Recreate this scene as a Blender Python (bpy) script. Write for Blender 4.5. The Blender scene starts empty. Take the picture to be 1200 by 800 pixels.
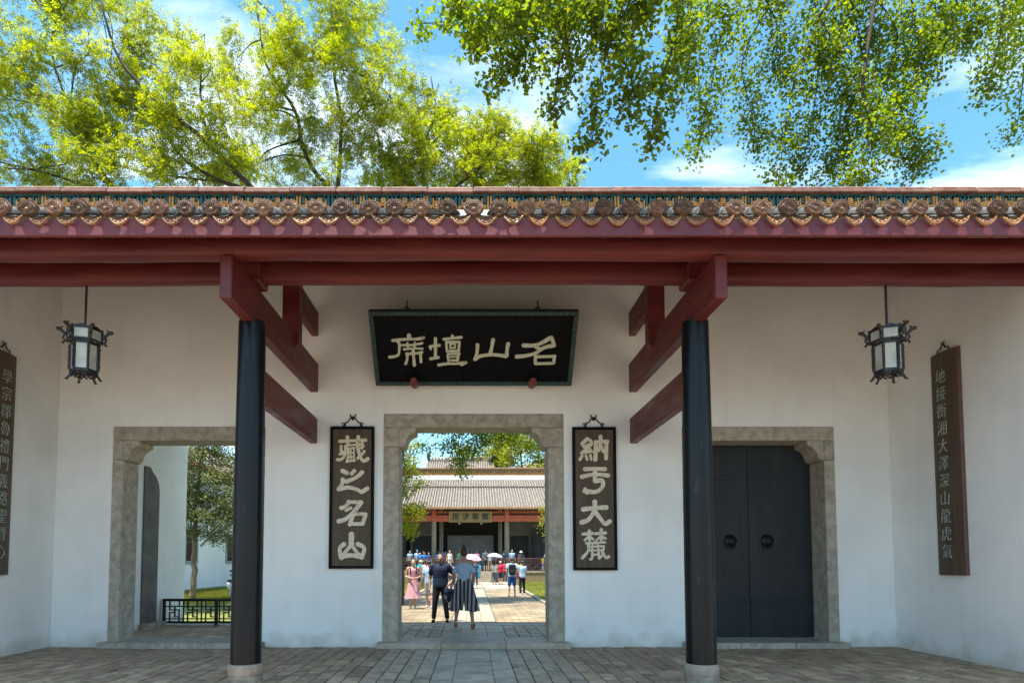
import bpy, bmesh, math, random
import numpy as np
from mathutils import Vector, Matrix, Euler

# ------------------------------------------------------------------ camera, sky, sun, exposure
SC = bpy.context.scene
COL = SC.collection
R = math.radians
F_PX, CX, CY, CAM_H, CAM_D = 750.0, 555.0, 616.0, 1.58, 12.0
PITCH = math.atan(F_PX / 13500.0)
cd = bpy.data.cameras.new('camera'); cam = bpy.data.objects.new('camera', cd); COL.objects.link(cam)
cam.location = (0, -CAM_D, CAM_H); cam.rotation_euler = (math.pi / 2 + PITCH, 0, 0)
cd.sensor_width = 36.0; cd.lens = 36.0 * F_PX / 1200.0
cd.shift_x = (600 - CX) / 1200.0; cd.shift_y = (CY - 400) / 1200.0
cd.clip_end = 5000; cd.clip_start = 0.05
SC.camera = cam

SUN = Vector((-0.19, -0.187, 0.96)).normalized()
w = bpy.data.worlds.new('World'); SC.world = w; w.use_nodes = True
nt = w.node_tree; nt.nodes.clear()
def wn(t, **k):
    n = nt.nodes.new(t)
    for a, b in k.items(): setattr(n, a, b)
    return n
sky = wn('ShaderNodeTexSky', sky_type='NISHITA', sun_disc=False)
sky.sun_elevation = math.asin(SUN.z); sky.sun_rotation = math.atan2(SUN.x, SUN.y) % (2 * math.pi)
sky.air_density = 1.0; sky.dust_density = 0.6; sky.ozone_density = 2.5
tc = wn('ShaderNodeTexCoord'); sep = wn('ShaderNodeSeparateXYZ'); nt.links.new(tc.outputs['Generated'], sep.inputs[0])
zz = wn('ShaderNodeMath', operation='ADD'); nt.links.new(sep.outputs['Z'], zz.inputs[0]); zz.inputs[1].default_value = 0.22
zm = wn('ShaderNodeMath', operation='MAXIMUM'); nt.links.new(zz.outputs[0], zm.inputs[0]); zm.inputs[1].default_value = 0.08
dx = wn('ShaderNodeMath', operation='DIVIDE'); nt.links.new(sep.outputs['X'], dx.inputs[0]); nt.links.new(zm.outputs[0], dx.inputs[1])
dy = wn('ShaderNodeMath', operation='DIVIDE'); nt.links.new(sep.outputs['Y'], dy.inputs[0]); nt.links.new(zm.outputs[0], dy.inputs[1])
cmb = wn('ShaderNodeCombineXYZ'); nt.links.new(dx.outputs[0], cmb.inputs[0]); nt.links.new(dy.outputs[0], cmb.inputs[1])
mp = wn('ShaderNodeMapping'); nt.links.new(cmb.outputs[0], mp.inputs[0]); mp.inputs['Location'].default_value = (3.35, 1.2, 0.4); mp.inputs['Rotation'].default_value = (0, 0, R(24)); mp.inputs['Scale'].default_value = (0.9, 1.9, 1)
ns = wn('ShaderNodeTexNoise'); nt.links.new(mp.outputs[0], ns.inputs['Vector']); ns.inputs['Scale'].default_value = 1.7; ns.inputs['Detail'].default_value = 9; ns.inputs['Roughness'].default_value = 0.58; ns.inputs['Distortion'].default_value = 0.5
rp = wn('ShaderNodeValToRGB'); nt.links.new(ns.outputs['Fac'], rp.inputs[0]); rp.color_ramp.elements[0].position = 0.49; rp.color_ramp.elements[1].position = 0.78
hs = wn('ShaderNodeHueSaturation'); nt.links.new(sky.outputs[0], hs.inputs['Color']); hs.inputs['Saturation'].default_value = 1.18; hs.inputs['Value'].default_value = 0.84; hs.inputs['Hue'].default_value = 0.477
mx = wn('ShaderNodeMix', data_type='RGBA'); nt.links.new(rp.outputs[0], mx.inputs[0]); nt.links.new(hs.outputs[0], mx.inputs[6]); mx.inputs[7].default_value = (5.4, 5.6, 5.9, 1)
bg = wn('ShaderNodeBackground'); nt.links.new(mx.outputs[2], bg.inputs[0]); bg.inputs[1].default_value = 0.13
ow = wn('ShaderNodeOutputWorld'); nt.links.new(bg.outputs[0], ow.inputs[0])

sd = bpy.data.lights.new('sun', 'SUN'); so = bpy.data.objects.new('sun', sd); COL.objects.link(so)
sd.energy = 4.0; sd.angle = R(0.6); sd.color = (1.0, 0.945, 0.85)
so.rotation_euler = SUN.to_track_quat('Z', 'Y').to_euler(); so.location = (-20, -4, 40)
vs = SC.view_settings; vs.view_transform = 'Standard'; vs.look = 'None'; vs.gamma = 1; vs.use_curve_mapping = False
vs.exposure = 1.62
SC.cycles.max_bounces = 10; SC.cycles.diffuse_bounces = 6; SC.cycles.transparent_max_bounces = 12
SC.cycles.use_denoising = True
SC.cycles.sample_clamp_indirect = 8

_c, _s = math.cos(PITCH), math.sin(PITCH)
def at(u, v, Y):
    """world point at depth Y that the photograph's pixel (u, v) looks at"""
    y = Y + CAM_D; t = (CY - v) / F_PX
    z = y * (t * _c + _s) / (_c - t * _s); d = y * _c + z * _s
    return Vector(((u - CX) * d / F_PX, Y, z + CAM_H))

# ------------------------------------------------------------------ helpers
class MB:
    def __init__(self): self.v = []; self.f = []; self.m = []; self.k = 0
    def add(self, vs, fs):
        o = len(self.v); self.v += [tuple(p) for p in vs]
        for f in fs: self.f.append(tuple(i + o for i in f)); self.m.append(self.k)
        return self
    def box(self, x0, x1, y0, y1, z0, z1):
        return self.add([(x0,y0,z0),(x1,y0,z0),(x1,y1,z0),(x0,y1,z0),(x0,y0,z1),(x1,y0,z1),(x1,y1,z1),(x0,y1,z1)],
                        [(0,3,2,1),(4,5,6,7),(0,1,5,4),(1,2,6,5),(2,3,7,6),(3,0,4,7)])
    def cbox(self, x0, x1, y0, y1, z0, z1, b=0.006):
        """box with all edges chamfered"""
        vs = []
        for sx in (0, 1):
            for sy in (0, 1):
                for sz in (0, 1):
                    x, y, z = (x0, x1)[sx], (y0, y1)[sy], (z0, z1)[sz]
                    ix, iy, iz = (b, -b)[sx], (b, -b)[sy], (b, -b)[sz]
                    vs += [(x, y + iy, z + iz), (x + ix, y, z + iz), (x + ix, y + iy, z)]
        I = lambda sx, sy, sz, k: (sx * 4 + sy * 2 + sz) * 3 + k
        fs = []
        fs.append((I(0,0,0,0), I(0,0,1,0), I(0,1,1,0), I(0,1,0,0))); fs.append((I(1,0,0,0), I(1,1,0,0), I(1,1,1,0), I(1,0,1,0)))
        fs.append((I(0,0,0,1), I(1,0,0,1), I(1,0,1,1), I(0,0,1,1))); fs.append((I(0,1,0,1), I(0,1,1,1), I(1,1,1,1), I(1,1,0,1)))
        fs.append((I(0,0,0,2), I(0,1,0,2), I(1,1,0,2), I(1,0,0,2))); fs.append((I(0,0,1,2), I(1,0,1,2), I(1,1,1,2), I(0,1,1,2)))
        for sx in (0,1):
            for sy in (0,1): fs.append((I(sx,sy,0,0), I(sx,sy,0,1), I(sx,sy,1,1), I(sx,sy,1,0)))
        for sx in (0,1):
            for sz in (0,1): fs.append((I(sx,0,sz,0), I(sx,0,sz,2), I(sx,1,sz,2), I(sx,1,sz,0)))
        for sy in (0,1):
            for sz in (0,1): fs.append((I(0,sy,sz,1), I(0,sy,sz,2), I(1,sy,sz,2), I(1,sy,sz,1)))
        for sx in (0,1):
            for sy in (0,1):
                for sz in (0,1): fs.append((I(sx,sy,sz,0), I(sx,sy,sz,1), I(sx,sy,sz,2)))
        return self.add(vs, fs)
    def prism(self, pts, ext):
        """3-D polygon pts extruded by vector ext"""
        n = len(pts); e = Vector(ext); a = [Vector(p) for p in pts]
        return self.add(a + [p + e for p in a], [tuple(range(n - 1, -1, -1)), tuple(range(n, 2 * n))] + [(i, (i + 1) % n, n + (i + 1) % n, n + i) for i in range(n)])
    def bar(self, a, b, w, h, up=(0, 0, 1)):
        a, b = Vector(a), Vector(b); d = (b - a).normalized(); u = Vector(up)
        if abs(d.dot(u)) > 0.98: u = Vector((0, 1, 0))
        s = d.cross(u).normalized() * (w / 2); t = s.cross(d).normalized() * (h / 2)
        return self.prism([a - s - t, a + s - t, a + s + t, a - s + t], b - a)
    def tube(self, pts, rad, n=8, caps=True):
        pts = [Vector(p) for p in pts]; m = len(pts)
        if not hasattr(rad, '__len__'): rad = [rad] * m
        vs = []; ref = Vector((0.31, 0.17, 0.93))
        for i, p in enumerate(pts):
            d = (pts[min(i + 1, m - 1)] - pts[max(i - 1, 0)]).normalized()
            if abs(d.dot(ref)) > 0.97: ref = Vector((0.9, 0.3, 0.1))
            a = d.cross(ref).normalized(); b = d.cross(a)
            vs += [p + (a * math.cos(2 * math.pi * k / n) + b * math.sin(2 * math.pi * k / n)) * rad[i] for k in range(n)]
        fs = [(i * n + k, i * n + (k + 1) % n, (i + 1) * n + (k + 1) % n, (i + 1) * n + k) for i in range(m - 1) for k in range(n)]
        if caps: fs += [tuple(range(n - 1, -1, -1)), tuple((m - 1) * n + k for k in range(n))]
        return self.add(vs, fs)
    def lathe(self, prof, c=(0, 0, 0), n=20, ax='z', sq=1.0):
        vs = []; c = Vector(c)
        for r, h in prof:
            for k in range(n):
                a = 2 * math.pi * k / n; x, y = r * math.cos(a), r * math.sin(a) * sq
                vs.append(c + (Vector((x, y, h)) if ax == 'z' else Vector((x, -h, y)) if ax == 'y' else Vector((h, x, y))))
        m = len(prof)
        fs = [(i * n + k, i * n + (k + 1) % n, (i + 1) * n + (k + 1) % n, (i + 1) * n + k) for i in range(m - 1) for k in range(n)]
        fs += [tuple(range(n - 1, -1, -1)), tuple((m - 1) * n + k for k in range(n))]
        return self.add(vs, fs)
    def ell(self, c, r, n=12, m=7):
        c = Vector(c); r = r if hasattr(r, '__len__') else (r, r, r)
        vs = [c - Vector((0, 0, r[2]))]
        for i in range(1, m):
            t = math.pi * i / m
            vs += [c + Vector((r[0] * math.sin(t) * math.cos(2 * math.pi * k / n), r[1] * math.sin(t) * math.sin(2 * math.pi * k / n), -r[2] * math.cos(t))) for k in range(n)]
        vs.append(c + Vector((0, 0, r[2]))); L = len(vs) - 1
        fs = [(0, 1 + (k + 1) % n, 1 + k) for k in range(n)]
        for i in range(m - 2): fs += [(1 + i * n + k, 1 + i * n + (k + 1) % n, 1 + (i + 1) * n + (k + 1) % n, 1 + (i + 1) * n + k) for k in range(n)]
        b = 1 + (m - 2) * n; fs += [(b + k, b + (k + 1) % n, L) for k in range(n)]
        return self.add(vs, fs)
    def cap(self, a, b, ra, rb, n=10, sx=1.0):
        """closed tapered limb with rounded ends"""
        a, b = Vector(a), Vector(b); d = (b - a).normalized()
        pts = [a - d * ra * .95, a - d * ra * .6, a, b, b + d * rb * .6, b + d * rb * .95]
        return self.tube(pts, [ra * .3, ra * .8, ra, rb, rb * .8, rb * .3], n)
    def mesh(self, name, mats, smooth=False):
        me = bpy.data.meshes.new(name); me.from_pydata(self.v, [], self.f)
        for m in (mats if isinstance(mats, (list, tuple)) else [mats]): me.materials.append(m)
        if any(self.m): me.polygons.foreach_set('material_index', self.m)
        bm = bmesh.new(); bm.from_mesh(me); bmesh.ops.recalc_face_normals(bm, faces=bm.faces); bm.to_mesh(me); bm.free()
        if smooth:
            me.polygons.foreach_set('use_smooth', [True] * len(me.polygons))
            if smooth != 'all':
                try: me.set_sharp_from_angle(angle=R(38))
                except Exception: pass
        return me
    def build(self, name, mats, parent=None, smooth=False, loc=(0, 0, 0), rot=(0, 0, 0)):
        return put(name, self.mesh(name, mats, smooth), parent, loc, rot)

def put(name, me, parent=None, loc=(0, 0, 0), rot=(0, 0, 0), scale=None):
    o = bpy.data.objects.new(name, me); COL.objects.link(o); o.location = loc; o.rotation_euler = rot
    if scale: o.scale = scale
    if parent: o.parent = parent
    return o
def tag(o, label=None, cat=None, group=None, kind=None):
    if label: o['label'] = label
    if cat: o['category'] = cat
    if group: o['group'] = group
    if kind: o['kind'] = kind
    return o
def thing(name, label, cat, loc=(0, 0, 0), rz=0.0, group=None):
    o = bpy.data.objects.new(name, None); COL.objects.link(o); o.location = loc; o.rotation_euler = (0, 0, rz); o.empty_display_size = 0.2
    return tag(o, label, cat, group)
def struct(o): o['kind'] = 'structure'; return o
def catmull(pts, n=6):
    pts = [Vector(p) for p in pts]
    if len(pts) < 3: return pts
    q = [pts[0] * 2 - pts[1]] + pts + [pts[-1] * 2 - pts[-2]]; out = []
    for i in range(1, len(q) - 2):
        for k in range(n):
            t = k / n; a, b, c, d = q[i - 1], q[i], q[i + 1], q[i + 2]
            out.append(0.5 * ((2 * b) + (c - a) * t + (2 * a - 5 * b + 4 * c - d) * t * t + (3 * b - a - 3 * c + d) * t ** 3))
    return out + [pts[-1]]

# ------------------------------------------------------------------ materials
def N(t, ty, **k):
    n = t.nodes.new(ty)
    for a, b in k.items(): setattr(n, a, b)
    return n
def M(name, c1, c2=None, scale=4.0, rough=0.6, bump=0.0, bscale=40.0, metal=0.0, rnd=0.0, coat=0.0, spec=0.5, stretch=(1, 1, 1), speck=None, detail=6, r2=None, alpha=None, lo=.35, hi=.65):
    m = bpy.data.materials.new(name); m.use_nodes = True; t = m.node_tree; L = t.links.new
    b = t.nodes['Principled BSDF']; c2 = c2 or c1
    co = N(t, 'ShaderNodeTexCoord'); oi = N(t, 'ShaderNodeObjectInfo')
    mpn = N(t, 'ShaderNodeMapping'); mpn.inputs['Scale'].default_value = stretch
    rv = N(t, 'ShaderNodeMath', operation='MULTIPLY'); L(oi.outputs['Random'], rv.inputs[0]); rv.inputs[1].default_value = 37.0
    L(co.outputs['Object'], mpn.inputs[0]); L(rv.outputs[0], mpn.inputs['Location'])
    n1 = N(t, 'ShaderNodeTexNoise'); L(mpn.outputs[0], n1.inputs['Vector']); n1.inputs['Scale'].default_value = scale; n1.inputs['Detail'].default_value = detail; n1.inputs['Roughness'].default_value = .6
    r = N(t, 'ShaderNodeValToRGB'); L(n1.outputs['Fac'], r.inputs[0]); e = r.color_ramp.elements
    e[0].position = lo; e[1].position = hi; e[0].color = (*c1, 1); e[1].color = (*c2, 1)
    out = r.outputs[0]
    if rnd:
        mr = N(t, 'ShaderNodeMapRange'); L(oi.outputs['Random'], mr.inputs[0]); mr.inputs[3].default_value = 1 - rnd; mr.inputs[4].default_value = 1 + rnd
        mm = N(t, 'ShaderNodeMix', data_type='RGBA', blend_type='MULTIPLY'); mm.inputs[0].default_value = 1; L(out, mm.inputs[6]); L(mr.outputs[0], mm.inputs[7]); out = mm.outputs[2]
    if speck:
        n2 = N(t, 'ShaderNodeTexNoise'); L(mpn.outputs[0], n2.inputs['Vector']); n2.inputs['Scale'].default_value = speck[1]; n2.inputs['Detail'].default_value = 3
        r3 = N(t, 'ShaderNodeValToRGB'); L(n2.outputs['Fac'], r3.inputs[0]); r3.color_ramp.elements[0].position = speck[2]; r3.color_ramp.elements[1].position = speck[2] + .08
        mm = N(t, 'ShaderNodeMix', data_type='RGBA'); L(r3.outputs[0], mm.inputs[0]); L(out, mm.inputs[6]); mm.inputs[7].default_value = (*speck[0], 1); out = mm.outputs[2]
    L(out, b.inputs['Base Color'])
    b.inputs['Roughness'].default_value = rough; b.inputs['Metallic'].default_value = metal
    if r2 is not None:
        rr = N(t, 'ShaderNodeMapRange'); L(n1.outputs['Fac'], rr.inputs[0]); rr.inputs[1].default_value = .35; rr.inputs[2].default_value = .65; rr.inputs[3].default_value = rough; rr.inputs[4].default_value = r2; L(rr.outputs[0], b.inputs['Roughness'])
    b.inputs['Specular IOR Level'].default_value = spec
    if coat: b.inputs['Coat Weight'].default_value = coat; b.inputs['Coat Roughness'].default_value = .25
    if bump:
        n3 = N(t, 'ShaderNodeTexNoise'); L(mpn.outputs[0], n3.inputs['Vector']); n3.inputs['Scale'].default_value = bscale; n3.inputs['Detail'].default_value = 5
        bp = N(t, 'ShaderNodeBump'); bp.inputs['Strength'].default_value = bump; bp.inputs['Distance'].default_value = .02; L(n3.outputs['Fac'], bp.inputs['Height']); L(bp.outputs[0], b.inputs['Normal'])
    return m
def leaf_mat(name, cols, trans=0.5, tcol=None, gloss=.03):
    m = bpy.data.materials.new(name); m.use_nodes = True; t = m.node_tree; t.nodes.clear(); L = t.links.new
    g = N(t, 'ShaderNodeNewGeometry'); r = N(t, 'ShaderNodeValToRGB'); L(g.outputs['Random Per Island'], r.inputs[0])
    el = r.color_ramp.elements
    while len(el) < len(cols): el.new(.5)
    for i, c in enumerate(cols): el[i].position = i / (len(cols) - 1); el[i].color = (*c, 1)
    co = N(t, 'ShaderNodeTexCoord'); n1 = N(t, 'ShaderNodeTexNoise'); L(co.outputs['Object'], n1.inputs['Vector']); n1.inputs['Scale'].default_value = .7; n1.inputs['Detail'].default_value = 2
    mr = N(t, 'ShaderNodeMapRange'); L(n1.outputs['Fac'], mr.inputs[0]); mr.inputs[1].default_value = .3; mr.inputs[2].default_value = .7; mr.inputs[3].default_value = .7; mr.inputs[4].default_value = 1.25
    mm = N(t, 'ShaderNodeMix', data_type='RGBA', blend_type='MULTIPLY'); mm.inputs[0].default_value = 1; L(r.outputs[0], mm.inputs[6]); L(mr.outputs[0], mm.inputs[7])
    d = N(t, 'ShaderNodeBsdfDiffuse'); L(mm.outputs[2], d.inputs[0])
    tr = N(t, 'ShaderNodeBsdfTranslucent'); tm = N(t, 'ShaderNodeMix', data_type='RGBA', blend_type='MULTIPLY'); tm.inputs[0].default_value = 1; L(mm.outputs[2], tm.inputs[6]); tm.inputs[7].default_value = (*(tcol or (2.2, 1.9, .6)), 1); L(tm.outputs[2], tr.inputs[0])
    a = N(t, 'ShaderNodeMixShader'); a.inputs[0].default_value = trans; L(d.outputs[0], a.inputs[1]); L(tr.outputs[0], a.inputs[2])
    gl = N(t, 'ShaderNodeBsdfGlossy'); gl.inputs['Roughness'].default_value = .55
    b = N(t, 'ShaderNodeMixShader'); b.inputs[0].default_value = gloss; L(a.outputs[0], b.inputs[1]); L(gl.outputs[0], b.inputs[2])
    o = N(t, 'ShaderNodeOutputMaterial'); L(b.outputs[0], o.inputs[0])
    return m

def wall_mat(name, c=(.86, .86, .84)):
    """lime plaster: trowel relief, broad blotches, old run marks, chips, scuffed and splashed foot"""
    m = M(name, tuple(x * .86 for x in c), c, scale=.55, rough=.85, bump=.16, bscale=6, speck=((.40, .35, .29), 7.0, .775), detail=9, spec=.25, lo=.3, hi=.6)
    t = m.node_tree; L = t.links.new; b = t.nodes['Principled BSDF']; src = b.inputs['Base Color'].links[0].from_socket
    g = N(t, 'ShaderNodeNewGeometry'); sx = N(t, 'ShaderNodeSeparateXYZ'); L(g.outputs['Position'], sx.inputs[0])
    # run marks: noise stretched far in z
    mp_ = N(t, 'ShaderNodeMapping'); mp_.inputs['Scale'].default_value = (2.6, 2.6, .16); L(g.outputs['Position'], mp_.inputs[0])
    n = N(t, 'ShaderNodeTexNoise'); L(mp_.outputs[0], n.inputs['Vector']); n.inputs['Scale'].default_value = 1.5; n.inputs['Detail'].default_value = 7
    r = N(t, 'ShaderNodeMapRange'); L(n.outputs['Fac'], r.inputs[0]); r.inputs[1].default_value = .52; r.inputs[2].default_value = .75; r.inputs[3].default_value = 0; r.inputs[4].default_value = .11
    m1 = N(t, 'ShaderNodeMix', data_type='RGBA'); L(r.outputs[0], m1.inputs[0]); L(src, m1.inputs[6]); m1.inputs[7].default_value = (.55, .50, .42, 1)
    # splashed foot, uneven top edge
    n2 = N(t, 'ShaderNodeTexNoise'); L(g.outputs['Position'], n2.inputs['Vector']); n2.inputs['Scale'].default_value = 3.2; n2.inputs['Detail'].default_value = 8
    h = N(t, 'ShaderNodeMath', operation='MULTIPLY_ADD'); L(n2.outputs['Fac'], h.inputs[0]); h.inputs[1].default_value = -.9; L(sx.outputs['Z'], h.inputs[2])
    r2 = N(t, 'ShaderNodeMapRange'); L(h.outputs[0], r2.inputs[0]); r2.inputs[1].default_value = -.50; r2.inputs[2].default_value = -.15; r2.inputs[3].default_value = .5; r2.inputs[4].default_value = 0
    m2 = N(t, 'ShaderNodeMix', data_type='RGBA'); L(r2.outputs[0], m2.inputs[0]); L(m1.outputs[2], m2.inputs[6]); m2.inputs[7].default_value = (.42, .38, .31, 1)
    L(m2.outputs[2], b.inputs['Base Color'])
    return m
MW = wall_mat('white_plaster')
MWF = M('far_white_plaster', (.62, .63, .62), (.74, .75, .74), scale=.4, rough=.85, detail=8)
M_RED = M('oxblood_paint', (.085, .011, .011), (.14, .020, .018), scale=2.2, rough=.38, bump=.14, bscale=18, stretch=(.35, .6, 3), spec=.5, r2=.62, speck=((.125, .05, .045), 5, .72), detail=9)
M_REDF = M('oxblood_fascia', (.115, .019, .024), (.16, .032, .038), scale=2.0, rough=.4, bump=.06, bscale=30, stretch=(.4, 1, 2.0), r2=.6)
M_COL = M('black_lacquer', (.003, .004, .006), (.006, .008, .011), scale=3, rough=.24, bump=.03, bscale=14, stretch=(1, 1, .18), r2=.40, spec=.27, speck=((.022, .025, .028), 12, .66), detail=8)
M_STONE = M('granite_trim', (.29, .255, .20), (.47, .42, .345), scale=7.0, rough=.8, bump=.25, bscale=55, speck=((.11, .09, .07), 38.0, .66), rnd=.08, detail=9)
M_BASE = M('column_base_stone', (.22, .18, .135), (.36, .31, .245), scale=7, rough=.85, bump=.35, bscale=60, detail=8)
M_BRICK = M('floor_brick', (.32, .218, .135), (.52, .375, .25), scale=5, rough=.8, bump=.35, bscale=45, rnd=.30, detail=8, r2=.62, spec=.22)
M_PAVER = M('grey_paver', (.29, .215, .145), (.48, .375, .265), scale=6, rough=.65, bump=.35, bscale=35, rnd=.28, detail=8, r2=.5, spec=.35)
M_SLAB = M('aisle_slab', (.33, .265, .19), (.48, .40, .30), scale=4, rough=.62, bump=.2, bscale=50, rnd=.14, detail=8, r2=.45)
M_JOINT = M('sandy_joint', (.05, .042, .034), (.085, .07, .055), scale=12, rough=.95)
M_COURT = M('courtyard_stone', (.22, .185, .135), (.33, .285, .215), scale=3, rough=.8, bump=.2, bscale=30, rnd=.15, detail=8)  # tan stone shared by courtyard slabs, kerbs and hall steps
M_GRASS = M('lawn_soil', (.10, .115, .018), (.17, .18, .03), scale=2.2, rough=.95, bump=.5, bscale=60, detail=8)
M_EARTH = M('earth', (.12, .10, .07), (.20, .17, .12), scale=.3, rough=.95, detail=9)
M_DOOR = M('black_door', (.010, .013, .016), (.019, .023, .027), scale=2, rough=.55, bump=.10, bscale=30, stretch=(3, 1, .4), spec=.35)
M_IRON = M('black_iron', (.008, .008, .009), (.018, .018, .018), scale=9, rough=.45, metal=.4)
M_BLACK = M('lantern_blackwood', (.010, .009, .009), (.022, .020, .018), scale=9, rough=.4)
M_TILE = M('glazed_tile_end', (.11, .052, .030), (.24, .135, .082), scale=16, rough=.6, bump=.6, bscale=60, rnd=.42, r2=.4, spec=.35, speck=((.10, .085, .06), 9, .62))
M_DRIP = M('amber_drip_tile', (.26, .11, .035), (.42, .23, .10), scale=14, rough=.45, bump=.5, bscale=60, rnd=.35, speck=((.50, .42, .33), 26, .60), r2=.3, spec=.4)
M_BARREL = M('grey_barrel_tile', (.05, .048, .044), (.11, .10, .09), scale=9, rough=.7, bump=.4, bscale=40, rnd=.2)
M_MORT = M('eave_mortar', (.20, .17, .12), (.32, .28, .21), scale=12, rough=.9, bump=.4, bscale=50)
M_ORANGE = M('orange_glaze', (.42, .16, .015), (.62, .29, .045), scale=14, rough=.3, r2=.45, rnd=.15)
M_TEAL = M('teal_glaze', (.008, .05, .045), (.022, .11, .10), scale=10, rough=.28, r2=.45)
M_RCAP = M('ridge_cap_tile', (.19, .075, .05), (.34, .19, .13), scale=6, rough=.55, bump=.2, bscale=40, rnd=.18)
M_PLQ = M('plaque_black', (.0025, .003, .004), (.005, .006, .008), scale=7, rough=.55, bump=.06, bscale=60, spec=.12)
M_PLQF = M('plaque_frame', (.012, .030, .032), (.03, .06, .062), scale=16, rough=.45, bump=.5, bscale=50)
M_PLT = M('plaque_letter', (.52, .56, .44), (.66, .70, .56), scale=20, rough=.6, speck=((.42, .30, .15), 9, .62))
M_BOARD = M('brown_board', (.070, .046, .029), (.105, .072, .047), scale=3, rough=.55, bump=.06, bscale=20, stretch=(4, 4, .4), spec=.3)
M_BLET = M('cream_letter', (.58, .50, .37), (.74, .67, .52), scale=14, rough=.7, speck=((.45, .32, .18), 8, .66))
M_TLET = M('pale_green_letter', (.30, .37, .32), (.44, .52, .46), scale=30, rough=.6)
M_GLASS = M('lantern_pane', (.34, .34, .29), (.52, .52, .46), scale=5, rough=.3)
M_WOODK = M('red_knob', (.16, .035, .022), (.22, .055, .035), scale=9, rough=.5)
M_BARK = M('bark', (.028, .021, .015), (.07, .054, .04), scale=7, rough=.95, bump=.7, bscale=24, stretch=(1, 1, .3))
M_BARKL = M('tan_bark', (.17, .12, .075), (.30, .22, .14), scale=7, rough=.95, bump=.7, bscale=24, stretch=(1, 1, .3))
M_LOC = leaf_mat('locust_leaf', [(.08, .118, .006), (.145, .18, .009), (.21, .225, .011), (.275, .255, .014)], .62, (2.1, 2.2, .4))
M_GIN = leaf_mat('ginkgo_leaf', [(.06, .11, .008), (.115, .17, .012), (.17, .21, .016)], .6, (1.9, 1.8, .4), .02)
M_OSM = leaf_mat('evergreen_leaf', [(.06, .085, .028), (.13, .155, .06), (.22, .24, .12)], .35, (1.7, 1.6, .7), .04)
M_YEL = leaf_mat('yellow_green_leaf', [(.12, .16, .01), (.20, .22, .015), (.28, .26, .02)], .5, (1.7, 1.7, .4))
M_FOR = leaf_mat('hill_leaf', [(.05, .075, .012), (.10, .12, .02), (.17, .165, .03)], .35, (1.8, 1.7, .6), .02)
M_GBL = leaf_mat('grass_blade', [(.12, .14, .012), (.20, .21, .02), (.28, .25, .05)], .4, (1.8, 1.7, .5), .04)
def brick_mat(name, c1, c2, joint, bw, bh, off=.5, rough=.8, mort=.012):
    m = M(name, c1, c2, scale=1.1, rough=rough, bump=.0, detail=8); t = m.node_tree; L = t.links.new; b = t.nodes['Principled BSDF']
    src = b.inputs['Base Color'].links[0].from_socket
    co = N(t, 'ShaderNodeTexCoord'); br = N(t, 'ShaderNodeTexBrick'); L(co.outputs['Object'], br.inputs['Vector'])
    br.offset = off; br.inputs['Scale'].default_value = 1; br.inputs['Brick Width'].default_value = bw; br.inputs['Row Height'].default_value = bh; br.inputs['Mortar Size'].default_value = mort
    br.inputs['Color1'].default_value = (.62, .62, .66, 1); br.inputs['Color2'].default_value = (1.35, 1.25, 1.1, 1); br.inputs['Mortar'].default_value = (*joint, 1)
    br.inputs['Bias'].default_value = 0.0
    mm = N(t, 'ShaderNodeMix', data_type='RGBA', blend_type='MULTIPLY'); mm.inputs[0].default_value = 1; L(src, mm.inputs[6]); L(br.outputs['Color'], mm.inputs[7]); L(mm.outputs[2], b.inputs['Base Color'])
    bp = N(t, 'ShaderNodeBump'); bp.inputs['Strength'].default_value = .6; bp.inputs['Distance'].default_value = .012; bp.invert = True; L(br.outputs['Fac'], bp.inputs['Height']); L(bp.outputs[0], b.inputs['Normal'])
    return m
M_CPAVE = brick_mat('courtyard_pavers', (.165, .13, .082), (.285, .23, .145), (.35, .33, .30), .42, .20)
M_TERR = brick_mat('terrace_blocks', (.36, .27, .15), (.46, .36, .22), (.55, .5, .45), .9, .27)

rnd = random.Random(7)
# ------------------------------------------------------------------ ground, floors, courtyard
struct(MB().add([(-900, -900, -.06), (900, -900, -.06), (900, 900, -.06), (-900, 900, -.06)], [(0, 1, 2, 3)]).build('ground', M_EARTH))
struct(MB().box(-30, 30, -40, -4.52, -.05, -.03).build('front_pavement', brick_mat('front_paving', (.18, .14, .10), (.29, .235, .175), (.4, .38, .34), .6, .3)))
porch = struct(MB().box(-11, 11, -4.5, .62, -.055, -.012).build('porch_floor', M_JOINT))

# porch bricks: rows run away from the camera; the aisle is three slabs wide
pieces = []
def rowfill(x0, x1, y0, y1, ln, mat, z1, floor, name, jit=.18, g=.006, dz=.004):
    y = y0 - rnd.random() * ln * .8
    while y < y1:
        l = ln * (1 + rnd.uniform(-jit, jit)); a, b = max(y, y0), min(y + l, y1)
        if b - a > .05: pieces.append((name, x0 + g, x1 - g, a + g, b - g, z1 + rnd.uniform(-dz, dz), mat, floor))
        y += l
rowfill(-.28, .28, -4.48, -.27, .38, M_SLAB, 0, porch, 'slab', .3, .004, .002)
for s in (-1, 1):
    rowfill(min(s * .28, s * .58), max(s * .28, s * .58), -4.48, -.27, .95, M_SLAB, 0, porch, 'slab', .15, .004, .002)
    x = .58; k = 0
    while x < 7.86:
        wd = .235 if x < 1.6 else .205
        x2 = min(x + wd, 7.87)
        rowfill(min(s * x, s * x2), max(s * x, s * x2), -4.48, -.002 if abs(x) > 1.75 else -.27, .30 if x < 1.5 else .42, M_PAVER if x < 1.5 else M_BRICK, 0, porch, 'brick', .2, .0085, .006)
        x = x2; k += 1
gate_floor = struct(MB().box(-7.27, 7.27, .62, 3.40, -.055, .085).build('hall_floor', M_JOINT))
rowfill(-.28, .28, .64, 3.10, .40, M_SLAB, .10, gate_floor, 'slab', .3, .004, .002)
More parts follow.
